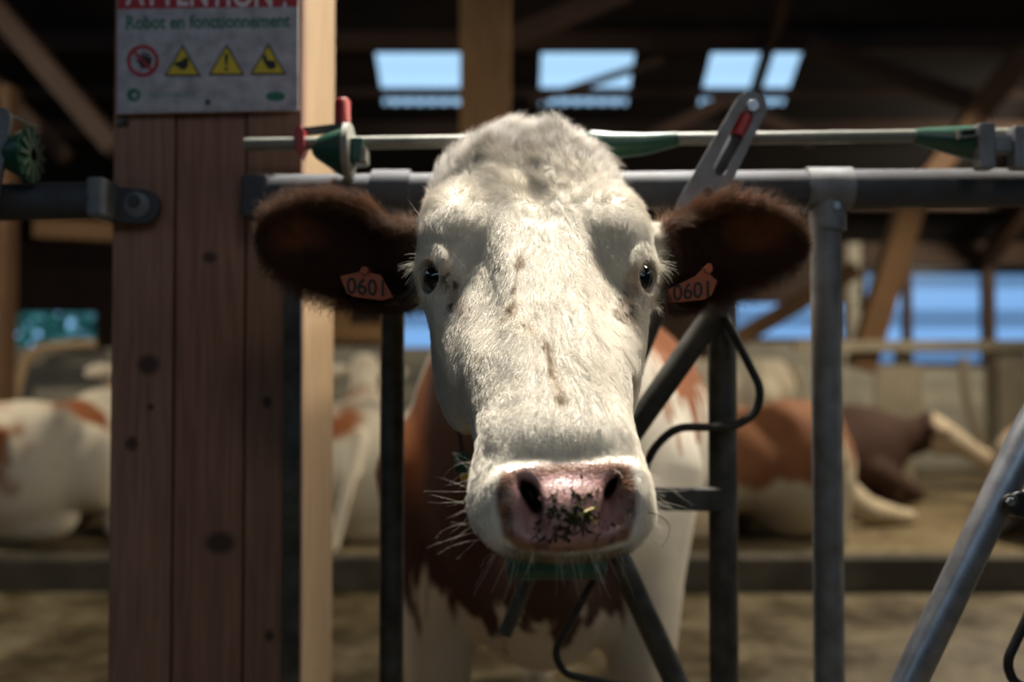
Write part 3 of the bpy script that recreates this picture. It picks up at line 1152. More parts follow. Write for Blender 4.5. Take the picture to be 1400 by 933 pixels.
DN = 1.25
rn = thing('slanting_neck_bar', 'bright slanting neck bar of the next stall, cut by the right picture edge', 'bar')
tube_px([(1590, 262), (1500, 415), (1400, 604), (1243, 933), (1150, 1125)], [1.41, 1.28, DN, DN, DN], 0.0205, 0, 20, 'bar', M_BRIGHT, rn)
mb = MB()
mb.prism(stadium(xz(1381, 686, DN), xz(1452, 690, DN), 0.0165, 0.0165), DN - 0.030, DN - 0.010)
mb.build('rubber_buffer', M_RUBBER, rn, bevel=0.003)
MB().disc(P(1380, 686, DN - 0.030), (0, -1, 0), 0.0095, 0.004, 20).build('washer', M_DARKSTEEL, rn, True)
MB().disc(P(1380, 686, DN - 0.034), (0, -1, 0), 0.0055, 0.006, 6).build('bolt', M_BRIGHT, rn)
tube_px([(1470, 706), (1376, 905), (1385, 935), (1440, 945), (1640, 960)], [DN, DN, DN, DN, 1.44], 0.0060, 0.02, 10, 'guard_loop', M_BLACKROD, rn)
# ------------------------------------------------------------------ rails and dividers of the cubicles
def rail(name, a, b, D0, D1, w, h, mat, label, cat='rail'):
    o = MB().beam(P(a[0], a[1], D0), P(b[0], b[1], D1), w, h, (0, 0, 1)).build(name, mat, bevel=0.006)
    return tag(o, label, cat)


def post_under(px, D, ztop, w, mat, parent, name='rail_post', z0=0.14):
    x = P(px, 500, D).x
    return MB().box((x - w / 2, D - w / 2, z0), (x + w / 2, D + w / 2, ztop)).build(name, mat, parent, bevel=0.004)


M_RAILGREY = mat_wood('weathered_rail', (0.33, 0.31, 0.25, 1), (0.20, 0.18, 0.14, 1))
r1 = rail('cubicle_rail', (-60, 488), (690, 486), 7.80, 7.80, 0.08, 0.13, M_RAILGREY, 'grey board rail above the lying cows, behind the plank column')
r2 = rail('cubicle_rail', (-60, 541), (690, 538), 7.75, 7.75, 0.06, 0.11, M_RAILGREY, 'lower grey board rail behind the lying cows on the plank column side')
r3 = rail('cubicle_rail', (1085, 474), (1500, 472), 7.80, 7.80, 0.08, 0.085, M_CREAMWOOD, 'cream rail running below the wide window')
for r, pxs in ((r1, (-30, 150, 470, 640)), (r3, (1140, 1235, 1375))):
    for px in pxs:
        post_under(px, 7.92, 1.32 if r is r3 else 1.17, 0.11 if px != 1375 else 0.24, M_CREAMWOOD if r is r3 else M_RAILGREY, r)
bl = MB()
a, b = P(1196, 500, 7.84), P(1262, 590, 7.84)
bl.box((a.x, 7.83, b.z), (b.x, 7.87, a.z))
bl.build('rail_panel', M_CREAMWOOD, r3, bevel=0.004)

tag(MB().tube([P(1316, 490, 7.72), P(1322, 545, 7.72), P(1356, 655, 7.72), P(1362, 672, 7.72)], 0.04, 12).build('slanting_pipe', mat_plain('cream_pipe', (0.36, 0.31, 0.22, 1), 0.5), smooth=True),
    'cream pipe slanting down behind the white face of the dark brown cow', 'pipe')
# loose pipes on the left
cp = tag(MB().tube(smooth_path([P(12, 585, 7.62), P(26, 520, 7.62), P(40, 486, 7.62), P(70, 474, 7.64), P(130, 470, 7.66)], 6), 0.036, 12).build('hoop_pipe', mat_plain('tan_pipe', (0.46, 0.32, 0.18, 1), 0.5), smooth=True),
         'tan bent pipe rising behind the left lying cow', 'pipe')
b1 = tag(MB().beam(P(52, 535, 7.66), P(158, 612, 7.66), 0.06, 0.10, (0, 1, 0)).build('crossed_board', M_RAILGREY, bevel=0.004), 'grey board sloping down to the plank column', 'board')
b2 = tag(MB().beam(P(95, 592, 7.54), P(168, 540, 7.54), 0.06, 0.09, (0, 1, 0)).build('crossed_board', M_RAILGREY, bevel=0.004), 'grey board sloping up to the plank column', 'board')
tag(MB().box((P(452, 440, 9.6).x, 9.6, 0.0), (P(474, 440, 9.6).x, 9.72, 2.2)).build('timber_post', M_WARMWOOD, bevel=0.004), 'warm brown far post seen just right of the column', 'post')
tag(MB().beam(P(430, 455, 9.552), P(525, 455, 9.552), 0.1, 0.16, (0, 0, 1)).build('timber_rail', M_WARMWOOD, bevel=0.004), 'short warm brown far rail beside the far post', 'rail')
tag(MB().beam(P(50, 313, 7.6), P(160, 318, 7.6), 0.12, 0.14, (0, 0, 1)).build('timber_beam', M_POST, bevel=0.004), 'warm timber beam under the side rail', 'beam')
tag(MB().box((P(-6, 440, 6.6).x, 6.6, 0.0), (P(8, 440, 6.6).x, 6.75, 3.0)).build('timber_post', M_BRACE, bevel=0.004), 'timber post at the left picture edge', 'post')


# ------------------------------------------------------------------ the other cows
def mat_hide(name, seed, brown, white, cut, scale=1.7, soft=0.03):
    m, nt, b = new_mat(name)
    N, L = nt.nodes, nt.links
    t = N.new('ShaderNodeTexCoord')
    mp = N.new('ShaderNodeMapping')
    mp.inputs['Location'].default_value = seed
    L.new(t.outputs['Object'], mp.inputs[0])
    n = N.new('ShaderNodeTexNoise')
    n.inputs['Scale'].default_value = scale
    n.inputs['Detail'].default_value = 4
    n.inputs['Roughness'].default_value = 0.55
    L.new(mp.outputs[0], n.inputs['Vector'])
    sp = N.new('ShaderNodeSeparateXYZ')
    L.new(t.outputs['Object'], sp.inputs[0])
    ma = N.new('ShaderNodeMath')                 # the back is browner than the belly and legs
    ma.operation = 'MULTIPLY_ADD'
    ma.inputs[1].default_value = 0.30
    L.new(sp.outputs['Z'], ma.inputs[0])
    L.new(n.outputs['Fac'], ma.inputs[2])
    hx = N.new('ShaderNodeMapRange')             # the head stays white
    hx.inputs['From Min'].default_value = 1.0
    hx.inputs['From Max'].default_value = 1.12
    hx.inputs['To Min'].default_value = 0.0
    hx.inputs['To Max'].default_value = -0.5
    L.new(sp.outputs['X'], hx.inputs['Value'])
    ad = N.new('ShaderNodeMath')
    L.new(ma.outputs[0], ad.inputs[0])
    L.new(hx.outputs[0], ad.inputs[1])
    r = N.new('ShaderNodeValToRGB')
    r.color_ramp.elements[0].position = cut - soft
    r.color_ramp.elements[0].color = white
    r.color_ramp.elements[1].position = cut + soft
    r.color_ramp.elements[1].color = brown
    L.new(ad.outputs[0], r.inputs[0])
    L.new(r.outputs[0], b.inputs['Base Color'])
    b.inputs['Roughness'].default_value = 0.85
    return m


def lying_field(stretched, low=False):
    F = Field(axis([(-1.35, 1.75, 0.022, 0.022)]), axis([(-1.0 if stretched else -0.75, 0.75, 0.022, 0.022)]), axis([(-0.03, 1.15, 0.022, 0.022)]))
    F.ell((0.0, 0, 0.38), (0.82, 0.36, 0.37), 0.08)
    F.ell((-0.66, 0, 0.42), (0.36, 0.34, 0.36), 0.08)
    F.ell((0.55, 0, 0.42), (0.36, 0.28, 0.37), 0.08)
    F.ell((0.42, 0, 0.66), (0.32, 0.10, 0.14), 0.10)
    for sy in (-1, 1):
        F.ell((-0.72, sy * 0.17, 0.66), (0.13, 0.09, 0.10), 0.08)      # hip bones
    dz = -0.30 if low else 0.0
    F.chain([(0.70, 0, 0.56 + dz * 0.1), (0.95, 0, 0.74 + dz * 0.6), (1.12, 0, 0.90 + dz)], [0.24, 0.16, 0.12], 0.06, (1, 0.7, 1))
    F.chain([(1.10, 0, 0.94 + dz), (1.24, 0, 0.86 + dz), (1.42, 0, 0.74 + dz), (1.52, 0, 0.68 + dz)], [0.115, 0.105, 0.078, 0.078], 0.03, (1, 0.95, 1))
    F.ell((1.08, 0, 1.00 + dz), (0.07, 0.075, 0.05), 0.04)
    F.ell((1.20, 0, 0.79 + dz), (0.12, 0.07, 0.08), 0.04)
    for sy in (-1, 1):
        F.ell((1.17, sy * 0.085, 0.925 + dz), (0.045, 0.03, 0.035), 0.02)
        F.ell((1.06, sy * 0.20, 0.93 + dz), (0.035, 0.11, 0.055), 0.02, ((1, 0, 0), (0, 1, -0.15 * sy), (0, 0.15 * sy, 1)))
        # folded forelegs
        F.chain([(0.62, sy * 0.22, 0.30), (0.92, sy * 0.23, 0.12), (0.60, sy * 0.19, 0.06), (0.48, sy * 0.17, 0.05)], [0.12, 0.07, 0.045, 0.05], 0.04)
    # hind legs folded along the belly, one of them stretched out on some
    F.chain([(-0.62, 0.26, 0.42), (-0.22, 0.42, 0.20), (-0.60, 0.46, 0.09), (-0.30, 0.48, 0.05)], [0.24, 0.13, 0.06, 0.05], 0.05)
    if stretched:
        F.chain([(-0.62, -0.24, 0.42), (-0.62, -0.44, 0.22), (-0.70, -0.62, 0.12), (-0.76, -0.88, 0.065), (-0.77, -0.93, 0.055)], [0.25, 0.14, 0.085, 0.052, 0.058], 0.05)
    else:
        F.chain([(-0.62, -0.26, 0.42), (-0.22, -0.42, 0.20), (-0.60, -0.46, 0.09), (-0.30, -0.48, 0.05)], [0.24, 0.13, 0.06, 0.05], 0.05)
    F.ell((-0.66, -0.05, 0.14), (0.20, 0.22, 0.13), 0.05)                # udder
    F.chain([(-0.98, 0.02, 0.60), (-1.08, 0.06, 0.35), (-1.10, 0.14, 0.07)], [0.045, 0.028, 0.035], 0.03)
    return F


proto = {}
for st_ in (False, True, 'low'):
    p_, q_ = lying_field(st_ is True, st_ == 'low').mesh()
    proto[st_] = (p_, q_)
WHITE_H = (0.70, 0.63, 0.50, 1)
BROWN_H = (0.27, 0.085, 0.022, 1)
mesh_of = {}


def lying_cow(label, x, y, rz, st_, mat, z=0.15, s=1.0):
    root = thing('lying_cow', label, 'cow', group=None)
    root.location = (x, y, z)
    root.rotation_euler = (0, 0, math.radians(rz))
    root.scale = (s, s, s)
    if st_ not in mesh_of:
        b, _ = np_mesh('body', proto[st_][0], proto[st_][1], None, root, 2)
        b.data.materials.append(mat)
        mesh_of[st_] = b.data
    else:
        b = bpy.data.objects.new('body', mesh_of[st_])
        COL.objects.link(b)
        b.parent = root
    b.material_slots[0].link = 'OBJECT'
    b.material_slots[0].material = mat
    for sy in (-1, 1):
        bm = bmesh.new()
        bmesh.ops.create_uvsphere(bm, u_segments=10, v_segments=8, radius=0.02)
        bmesh.ops.translate(bm, verts=bm.verts, vec=(1.215, sy * 0.108, 0.605 if st_ == 'low' else 0.905))
        me = bpy.data.meshes.new('eye')
        bm.to_mesh(me)
        bm.free()
        link_mesh('eye', me, M_EYE, root, True)
    return root


M_EYE = mat_plain('dark_eye', (0.006, 0.007, 0.010, 1), 0.05)
M_EYE.node_tree.nodes['Principled BSDF'].inputs['Coat Weight'].default_value = 1.0
lying_cow('white and red-brown cow lying left of the plank column', -2.66, 6.02, 94, False, mat_hide('hide_white_brown_back', (3.1, 0.4, 0.2), BROWN_H, WHITE_H, 0.79))
lying_cow('white cow with brown flank lying between the plank column and the headlock post', -0.90, 6.02, 98, False, mat_hide('hide_white_flank', (7.3, 2.2, 1.0), (0.33, 0.11, 0.03, 1), WHITE_H, 0.76))
lying_cow('cream cow lying with one hind leg stretched out over the kerb side', 1.16, 6.08, 125, True, mat_hide('hide_cream', (1.7, 5.5, 0.0), (0.20, 0.075, 0.025, 1), (0.50, 0.42, 0.29, 1), 0.62))
lying_cow('dark brown cow with a white face lying under the wide window', 1.98, 7.06, -8, 'low', mat_hide('hide_dark_brown', (5.0, 9.0, 2.0), (0.045, 0.018, 0.009, 1), (0.50, 0.41, 0.29, 1), 0.36), s=0.85)
lying_cow('pale brown cow lying at the right picture edge behind the slanting bar', 3.45, 5.98, 62, False, mat_hide('hide_pale', (9.0, 1.0, 4.0), (0.28, 0.15, 0.08, 1), (0.5, 0.42, 0.32, 1), 0.66))

# ------------------------------------------------------------------ beyond the barn: ground and trees
gr = MB().box((-30, 11.6, -0.3), (30, 40, -0.02)).build('ground', mat_plain('meadow', (0.05, 0.12, 0.04, 1), 0.9, 0, 0.4, 2))
gr['kind'] = 'structure'
gr['label'] = 'green meadow outside the barn'
M_LEAF = mat_plain('teal_leaf', (0.10, 0.36, 0.26, 1), 0.35, 0, 0.4, 4, (0.05, 0.20, 0.15, 1))


def tree(label, x, y, h, r, seed):
    rng = np.random.default_rng(seed)
    root = thing('tree', label, 'tree', group='trees beyond the barn')
    MB().tube([(x, y, -0.05), (x, y, h * 0.45), (x, y, h * 0.8)], [0.16, 0.12, 0.05], 8).build('trunk', M_DARKWOOD, root, True)
    mb = MB()
    for i in range(420):
        d = rng.normal(0, 1, 3)
        d /= np.linalg.norm(d)
        c = np.array((x, y, h * 0.60)) + d * np.array((r, r, h * 0.42)) * rng.random() ** 0.4
        u_ = rng.normal(0, 1, 3); u_ /= np.linalg.norm(u_)
        w_ = np.cross(u_, rng.normal(0, 1, 3)); w_ /= np.linalg.norm(w_)
        a_ = 0.17
        n_ = np.cross(u_, w_) * 0.02
        mb.add([c - u_ * a_, c + w_ * a_ * 0.5 + n_, c + u_ * a_, c - w_ * a_ * 0.5 + n_], [(0, 1, 2), (0, 2, 3)])
    o = mb.build('crown', M_LEAF, root, flip=False)
    o['kind'] = 'stuff'
    seat(root, (x, y, 0))


tree('teal green tree outside the low far-left opening', -7.75, 15.2, 2.7, 0.95, 1)
tree('teal green tree outside the low opening, next to the plank column', -7.2, 17.6, 3.2, 1.1, 2)
# ------------------------------------------------------------------ the cow in the headlock
E0 = np.array([0.030, 1.070, 1.245])          # middle of the forehead between the eyes
AA = np.array([0.045, -0.731, -0.682]); AA /= np.linalg.norm(AA)      # along the face, towards the muzzle
LL = np.array([1.0, 0.0616, 0.0]); LL -= AA * (LL @ AA); LL /= np.linalg.norm(LL)   # towards the cow's left (our right)
NN = np.cross(AA, LL)                          # out of the face
if NN[2] < 0:
    NN = -NN
HB = (AA, LL, NN)


def HW(s, l, h):
    return E0 + AA * s + LL * l + NN * h


def to_head(p):
    d = np.asarray(p) - E0
    return d @ AA, d @ LL, d @ NN


def build_cow_field():
    ax = axis([(-0.52, -0.345, 0.02, 0.008), (-0.345, -0.20, 0.004, 0.004), (-0.20, 0.25, 0.0028, 0.0028), (0.25, 0.40, 0.004, 0.004), (0.40, 0.95, 0.008, 0.022)])
    ay = axis([(0.76, 1.30, 0.0028, 0.003), (1.30, 1.60, 0.005, 0.02), (1.60, 4.1, 0.022, 0.026)])
    az = axis([(-0.02, 0.86, 0.022, 0.012), (0.86, 1.36, 0.0028, 0.0028), (1.36, 1.50, 0.005, 0.01)])
    W = Field(ax, ay, az)
    # trunk, neck and legs
    W.ell((0.06, 2.12, 0.90), (0.285, 0.34, 0.40), 0.05)
    W.ell((0.17, 2.85, 0.93), (0.37, 0.85, 0.37), 0.12)
    W.ell((0.27, 3.50, 1.05), (0.27, 0.33, 0.28), 0.10)
    W.ell((0.07, 2.20, 1.22), (0.12, 0.42, 0.16), 0.12)
    W.chain([(0.16, 2.4, 1.27), (0.22, 3.0, 1.27), (0.28, 3.65, 1.28)], [0.10, 0.09, 0.08], 0.10)
    W.chain([(0.03, 1.27, 1.23), (0.03, 1.45, 1.17), (0.045, 1.75, 1.12), (0.06, 2.05, 1.06)], [0.115, 0.15, 0.21, 0.28], 0.05, (0.72, 1, 1))
    W.chain([(0.035, 1.30, 1.05), (0.04, 1.55, 0.90), (0.055, 1.80, 0.74), (0.06, 1.98, 0.62)], [0.045, 0.05, 0.07, 0.11], 0.06)
    for sx, s in ((-0.155, -1), (0.265, 1)):
        W.chain([(sx, 2.08, 0.88), (sx - 0.005 * s, 2.02, 0.66), (sx - 0.01 * s, 1.99, 0.42), (sx - 0.01 * s, 2.02, 0.12)], [0.13, 0.085, 0.058, 0.042], 0.04)
        W.chain([(sx - 0.01 * s, 2.01, 0.11), (sx - 0.01 * s, 1.97, 0.025)], [0.045, 0.058], 0.02)
    for sx, s in ((0.09, -1), (0.45, 1)):
        W.chain([(sx, 3.42, 0.98), (sx, 3.36, 0.66), (sx, 3.68, 0.46), (sx, 3.62, 0.12)], [0.20, 0.12, 0.058, 0.045], 0.05)
        W.chain([(sx, 3.62, 0.12), (sx, 3.57, 0.025)], [0.045, 0.058], 0.02)
    W.ell((0.27, 3.30, 0.62), (0.16, 0.2, 0.14), 0.06)      # udder
    W.chain([(0.30, 3.84, 1.25), (0.31, 3.92, 0.9), (0.31, 3.90, 0.55)], [0.035, 0.022, 0.03], 0.03)   # tail
    # skull, lofted along the face
    s_t = [-0.27, -0.24, -0.21, -0.17, -0.12, -0.06, 0.00, 0.06, 0.12, 0.18, 0.24, 0.28, 0.32, 0.36, 0.40]
    w_t = [0.040, 0.050, 0.062, 0.082, 0.104, 0.116, 0.112, 0.101, 0.090, 0.080, 0.0715, 0.070, 0.070, 0.069, 0.062]
    t_t = [-0.06, -0.04, -0.02, 0.000, 0.006, 0.006, 0.002, 0.000, 0.000, 0.000, -0.001, -0.005, -0.013, -0.027, -0.040]
    c_t = [-0.07, -0.065, -0.06, -0.055, -0.05, -0.05, -0.055, -0.06, -0.06, -0.06, -0.058, -0.056, -0.050, -0.044, -0.042]
    b_t = [-0.12, -0.14, -0.15, -0.165, -0.18, -0.195, -0.20, -0.19, -0.17, -0.145, -0.112, -0.088, -0.071, -0.061, -0.056]
    dense = np.linspace(-0.27, 0.40, 300)
    ker = np.exp(-0.5 * (np.arange(-15, 16) / 6.0) ** 2); ker /= ker.sum()

    def sm(t):
        v = np.interp(dense, s_t, t)
        return np.convolve(np.pad(v, 15, mode='edge'), ker, mode='valid')
    tabs = [sm(t) for t in (w_t, t_t, c_t, b_t)]
    corners = np.array([HW(s, l, h) for s in (-0.29, 0.42) for l in (-0.15, 0.15) for h in (-0.22, 0.05)])
    sl, X, Y, Z = W.sub(corners.min(0), corners.max(0))
    X, Y, Z = X - E0[0], Y - E0[1], Z - E0[2]
    s = X * AA[0] + Y * AA[1] + Z * AA[2]
    l = X * LL[0] + Y * LL[1] + Z * LL[2]
    h = X * NN[0] + Y * NN[1] + Z * NN[2]
    w, t, c, b = (np.interp(s, dense, tb).astype(np.float32) for tb in tabs)
    up = h > c
    hh = np.where(up, t - c, c - b)
    pe = np.where(up, np.interp(s, [-0.09, -0.02, 0.03, 0.10, 0.17, 0.24], [2.4, 1.75, 1.55, 1.65, 2.1, 2.5]), 2.2)
    rho = ((np.abs(l) / w) ** pe + (np.abs(h - c) / hh) ** pe) ** (1 / pe)
    f = (rho - 1) * np.minimum(w, hh) * 0.95
    # the nose plate slopes: its top edge lies further up the face than the lip
    end = 0.396 - 0.55 * np.clip(h + 0.075, -0.02, 0.09)
    g = (s - end) * 0.95
    k = 0.036
    q = np.clip(0.5 - 0.5 * (f - g) / k, 0, 1)
    f = f * (1 - q) + g * q + k * q * (1 - q)
    g2 = (-0.26 - s)
    f = np.maximum(f, g2)
    W.join(sl, f.astype(np.float32), 0.035)
    # poll, horn buds, brows
    W.ell(HW(-0.150, 0.0, -0.062), (0.134, 0.107, 0.072), 0.04, HB)
    for sg in (-1, 1):
        W.ell(HW(-0.130, sg * 0.095, -0.070), (0.026, 0.026, 0.036), 0.014, HB)
        W.ell(HW(-0.048, sg * 0.088, -0.026), (0.058, 0.040, 0.032), 0.022, HB)
        W.ell(HW(-0.010, sg * 0.112, -0.050), (0.034, 0.020, 0.026), 0.015, HB)
        # hollow between nose bridge and eye, then the cheek line below it
        W.ell(HW(0.078, sg * 0.077, 0.003), (0.082, 0.027, 0.028), 0.022, HB, cut=True)
        W.cap(HW(0.03, sg * 0.107, -0.070), HW(0.15, sg * 0.084, -0.072), 0.016, 0.010, 0.02)
        W.ell(HW(0.035, sg * 0.080, -0.130), (0.120, 0.034, 0.060), 0.03, HB)
        # lips
        W.ell(HW(0.322, sg * 0.044, -0.046), (0.052, 0.030, 0.028), 0.02, HB)
    W.chains([([HW(-0.11, lo * 1.5, -0.012), HW(-0.02, lo * 1.15, -0.012), HW(0.12, lo, -0.0105), HW(0.22, lo, -0.0115), HW(0.285, lo, -0.0185)], [0.012, 0.013, 0.012, 0.011, 0.010])
              for lo in (-0.028, -0.010, 0.010, 0.028)], 0.016)                                          # flat nose bone
    W.ell(HW(0.272, 0, -0.020), (0.028, 0.054, 0.012), 0.026, HB)                                 # fold above the nose plate
    W.ell(HW(0.350, 0, -0.046), (0.036, 0.056, 0.034), 0.02, HB)
    # chin behind the lip
    W.ell(HW(0.262, 0, -0.088), (0.055, 0.042, 0.022), 0.012, HB)
    return W


def crown_features(W, front):
    """the soft furrow that runs down the crown into the forehead"""
    q = [np.array(front(x, y)) + np.array((0, -0.007, 0.007)) for x, y in ((704, 192), (714, 222), (730, 258), (740, 292))]
    for i in range(3):
        W.cap(q[i], q[i + 1], 0.012, 0.012, 0.02, cut=True)
    for pts in (((640, 225), (668, 205), (690, 200)), ((735, 215), (748, 190), (765, 188))):
        q = [np.array(front(x, y)) + np.array((0, 0.006, -0.002)) for x, y in pts]
        W.chain(q, [0.003, 0.008, 0.004], 0.02)


NOSTRIL = []


def nose_features(W, front):
    """front(px, py) finds the face's surface under a picture point of the nose"""
    def at(px, py, back=0.0):
        p = np.array(front(px, py))
        return p + NN * 0 + AA * 0 + np.array((0, 1, 0)) * back
    for (cx, cy), (hx, hy), sg in (((721, 683), (703, 690), -1), ((841, 670), (855, 680), 1)):
        tilt = math.radians(-30) * sg
        NOSTRIL.append(at(cx, cy, 0.0))
        A = ((math.cos(tilt), 0, math.sin(tilt)), (0, 1, 0), (-math.sin(tilt), 0, math.cos(tilt)))
        W.ell(at(hx, hy, -0.004), (0.013, 0.013, 0.020), 0.012, A, cut=True)         # the wing slopes into the hole
        W.ell(at(cx, cy, 0.004) + np.array((0.001 * -sg, 0.006, 0.004)), ((0.0082 if sg < 0 else 0.0058), 0.026, (0.0200 if sg < 0 else 0.0150)), 0.005, A, cut=True)
    # shallow grooves that run down from the nostrils, and the outer wings
    for pts in (((724, 708), (738, 728)), ((836, 692), (826, 716))):
        W.cap(at(*pts[0], 0.001), at(*pts[1], 0.0), 0.006, 0.004, 0.012, cut=True)
    for pts in (((688, 668), (692, 690), (704, 712)), ((868, 656), (866, 680), (852, 702))):
        q = [at(x, y, 0.004) for x, y in pts]
        W.chain(q, [0.010, 0.011, 0.009], 0.012)
    # the rim above the nostrils
    W.chain([at(694, 652, 0.006), at(722, 650, 0.005), at(764, 648, 0.008), at(820, 646, 0.005), at(862, 642, 0.006)], [0.002, 0.0045, 0.002, 0.0045, 0.002], 0.014)


EYE = [np.zeros(3), np.zeros(3)]                # set once the skull stands
EYE_R = 0.0205


def eye_features(W):
    for sg, c in ((-1, EYE[0]), (1, EYE[1])):
        out = np.array((sg * 0.86, -0.51, 0.0)); out /= np.linalg.norm(out)
        ctr = c - out * EYE_R * 0.55
        W.ell(ctr - out * 0.004, (0.030, 0.030, 0.030), 0.016)                 # orbit
        # heavy upper lid with its fold, and the lower lid
        side = np.cross(out, (0, 0, 1))
        arc = []
        for a in np.radians((10, 40, 70, 100, 130, 160)):
            arc.append(ctr + side * math.cos(a) * 0.024 + np.array((0, 0, 1)) * math.sin(a) * 0.0215 + out * 0.013)
        W.chain(arc, [0.0045, 0.0055, 0.006, 0.006, 0.0055, 0.0045], 0.006)
        arc2 = [p + np.array((0, 0, 0.012)) - out * 0.001 for p in arc]
        W.chain(arc2, [0.0035, 0.004, 0.0045, 0.0045, 0.004, 0.0035], 0.005)
        low = []
        for a in np.radians((-170, -135, -100, -65, -30, -8)):
            low.append(ctr + side * math.cos(a) * 0.024 + np.array((0, 0, 1)) * math.sin(a) * 0.0205 + out * 0.011)
        W.chain(low, [0.0045, 0.005, 0.0055, 0.0055, 0.005, 0.0045], 0.006)
        # opening
        q0 = ctr + out * 0.004
        W.ell(q0 + out * 0.012, (0.0195, 0.019, 0.026), 0.003, (side, np.array((0, 0, 1.0)), out), cut=True)


EARS = [
    dict(x=[345, 349, 358, 380, 420, 460, 500, 530, 560, 590], u=[318, 304, 292, 279, 267, 265, 278, 302, 324, 336], l=[330, 343, 357, 380, 404, 417, 421, 420, 412, 396], sg=-1, D=1.225),
    dict(x=[880, 905, 930, 955, 990, 1030, 1070, 1095, 1105, 1109], u=[336, 318, 298, 280, 268, 272, 287, 304, 316, 325], l=[398, 412, 418, 420, 410, 395, 378, 362, 350, 338], sg=1, D=1.225),
]


def ear_features(W):
    for e in EARS:
        D = e['D']
        xs = np.array([P(x, 380, D).x for x in e['x']])
        up = np.array([P(700, y, D).z for y in e['u']])
        lo = np.array([P(700, y, D).z for y in e['l']])
        sl, X, Y, Z = W.sub((xs.min() - 0.03, D - 0.08, lo.min() - 0.03), (xs.max() + 0.03, D + 0.10, up.max() + 0.03))
        zc = np.interp(X, xs, (up + lo) / 2)
        hw = np.interp(X, xs, (up - lo) / 2)
        tipx, basex = (xs.min(), xs.max()) if e['sg'] < 0 else (xs.max(), xs.min())
        t = np.clip((X - basex) / (tipx - basex), 0, 1)          # 0 at the skull, 1 at the tip
        v = (Z - zc) / hw
        depth = 0.050 * np.clip(1.05 - t, 0, 1) ** 0.6 * np.clip(t * 4 + 0.35, 0, 1)
        curl = 0.012 * np.exp(-((np.abs(v) - 1) / 0.25) ** 2)
        yc = D - 0.028 + 0.015 * t + depth * np.clip(1 - v * v, -0.3, 1) + curl * 0
        slope = 2 * depth * np.abs(v) / hw
        shell = np.abs(Y - yc) / np.sqrt(1 + np.minimum(slope, 2.5) ** 2) - (0.0068 - 0.002 * t)
        edge = (np.abs(v) - 1) * hw * 0.9 + 0.005
        bx = np.maximum(xs.min() + 0.004 - X, X - xs.max() - 0.0)
        k = 0.010
        f = shell
        for g in (edge, bx + 0 * shell):
            q = np.clip(0.5 - 0.5 * (f - g) / k, 0, 1)
            f = f * (1 - q) + g * q + k * q * (1 - q)
        W.join(sl, f.astype(np.float32), 0.012)
        # fleshy root of the ear
        sg = e['sg']
        bx0 = 575 if sg < 0 else 900
        a = np.array(P(bx0 - sg * 18, 362, 1.20))
        b = np.array(P(bx0 + sg * 14, 360, D + 0.012))
        W.cap(a, b, 0.044, 0.036, 0.03)
        # ridges inside the cup
        for zz, t0, t1 in ((0.012, 0.25, 0.7), (-0.012, 0.2, 0.6)):
            x0, x1 = basex + (tipx - basex) * t0, basex + (tipx - basex) * t1
            W.cap((x0, D + 0.022, np.interp(x0, xs, (up + lo) / 2) + zz), (x1, D + 0.014, np.interp(x1, xs, (up + lo) / 2) + zz), 0.006, 0.003, 0.008)


def field_front(W):
    """surface finder along the sight lines, for placing the nose's own shapes"""
    from numpy import searchsorted

    def sample(p):
        i = min(max(int(searchsorted(W.ax, p[0])), 1), len(W.ax) - 1)
        j = min(max(int(searchsorted(W.ay, p[1])), 1), len(W.ay) - 1)
        k = min(max(int(searchsorted(W.az, p[2])), 1), len(W.az) - 1)
        return W.F[i, j, k]

    def front(px, py):
        D = 0.74
        while D < 1.4:
            p = P(px, py, D)
            if sample(p) < 0:
                return p
            D += 0.0015
        return P(px, py, 0.87)
    return front


W = build_cow_field()
FRONT = field_front(W)
EYE[0] = np.array(FRONT(596, 379)) + np.array((-0.001, 0.008, 0))
EYE[1] = np.array(FRONT(876, 379)) + np.array((0.001, 0.008, 0))
print('EYES', EYE)
ear_features(W)
crown_features(W, FRONT)
eye_features(W)
nose_features(W, FRONT)
cow_pos, cow_quads = W.mesh()
SURF = FRONT                                   # after the nose is shaped

# ---- the coat: colour by place on the body
WHITE = np.array((0.80, 0.74, 0.63))
BROWN = np.array((0.042, 0.012, 0.005))
DARK = np.array((0.055, 0.018, 0.007))
PINK = np.array((0.37, 0.195, 0.180))


def px_of(p):
    p = np.asarray(p)
    c, s = math.cos(TILT), math.sin(TILT)
    y, z = p[..., 1], p[..., 2] - CAM_Z
    d = y * c + z * s
    v = -y * s + z * c
    return 700 + FPX * p[..., 0] / d, 466.5 - FPX * v / d


def poly_dist(s, l, pts):
    best = np.full(s.shape, 9.0)
    for (a0, a1), (b0, b1) in zip(pts[:-1], pts[1:]):
        d0, d1 = b0 - a0, b1 - a1
        h = np.clip(((s - a0) * d0 + (l - a1) * d1) / (d0 * d0 + d1 * d1), 0, 1)
        best = np.minimum(best, np.hypot(s - a0 - d0 * h, l - a1 - d1 * h))
    return best


NOSE_C = HW(0.355, 0.0, -0.050)


def head_local_of_px(px, py):
    return to_head(np.array(FRONT(px, py)))


PAD = [head_local_of_px(*q) for q in ((684, 640), (722, 631), (764, 633), (812, 629), (860, 628), (870, 664), (870, 704), (860, 740), (815, 755), (762, 759), (708, 754), (686, 734), (678, 700), (676, 672))]
PAD2 = np.array([(l, s - h) for s, l, h in PAD])   # unrolled over the nose's bend
DIRT = [[head_local_of_px(*q)[:2] for q in ((712, 352), (706, 380), (704, 410), (700, 430))],
        [head_local_of_px(*q)[:2] for q in ((716, 446), (738, 462), (750, 478), (752, 500), (762, 530), (768, 552))]]


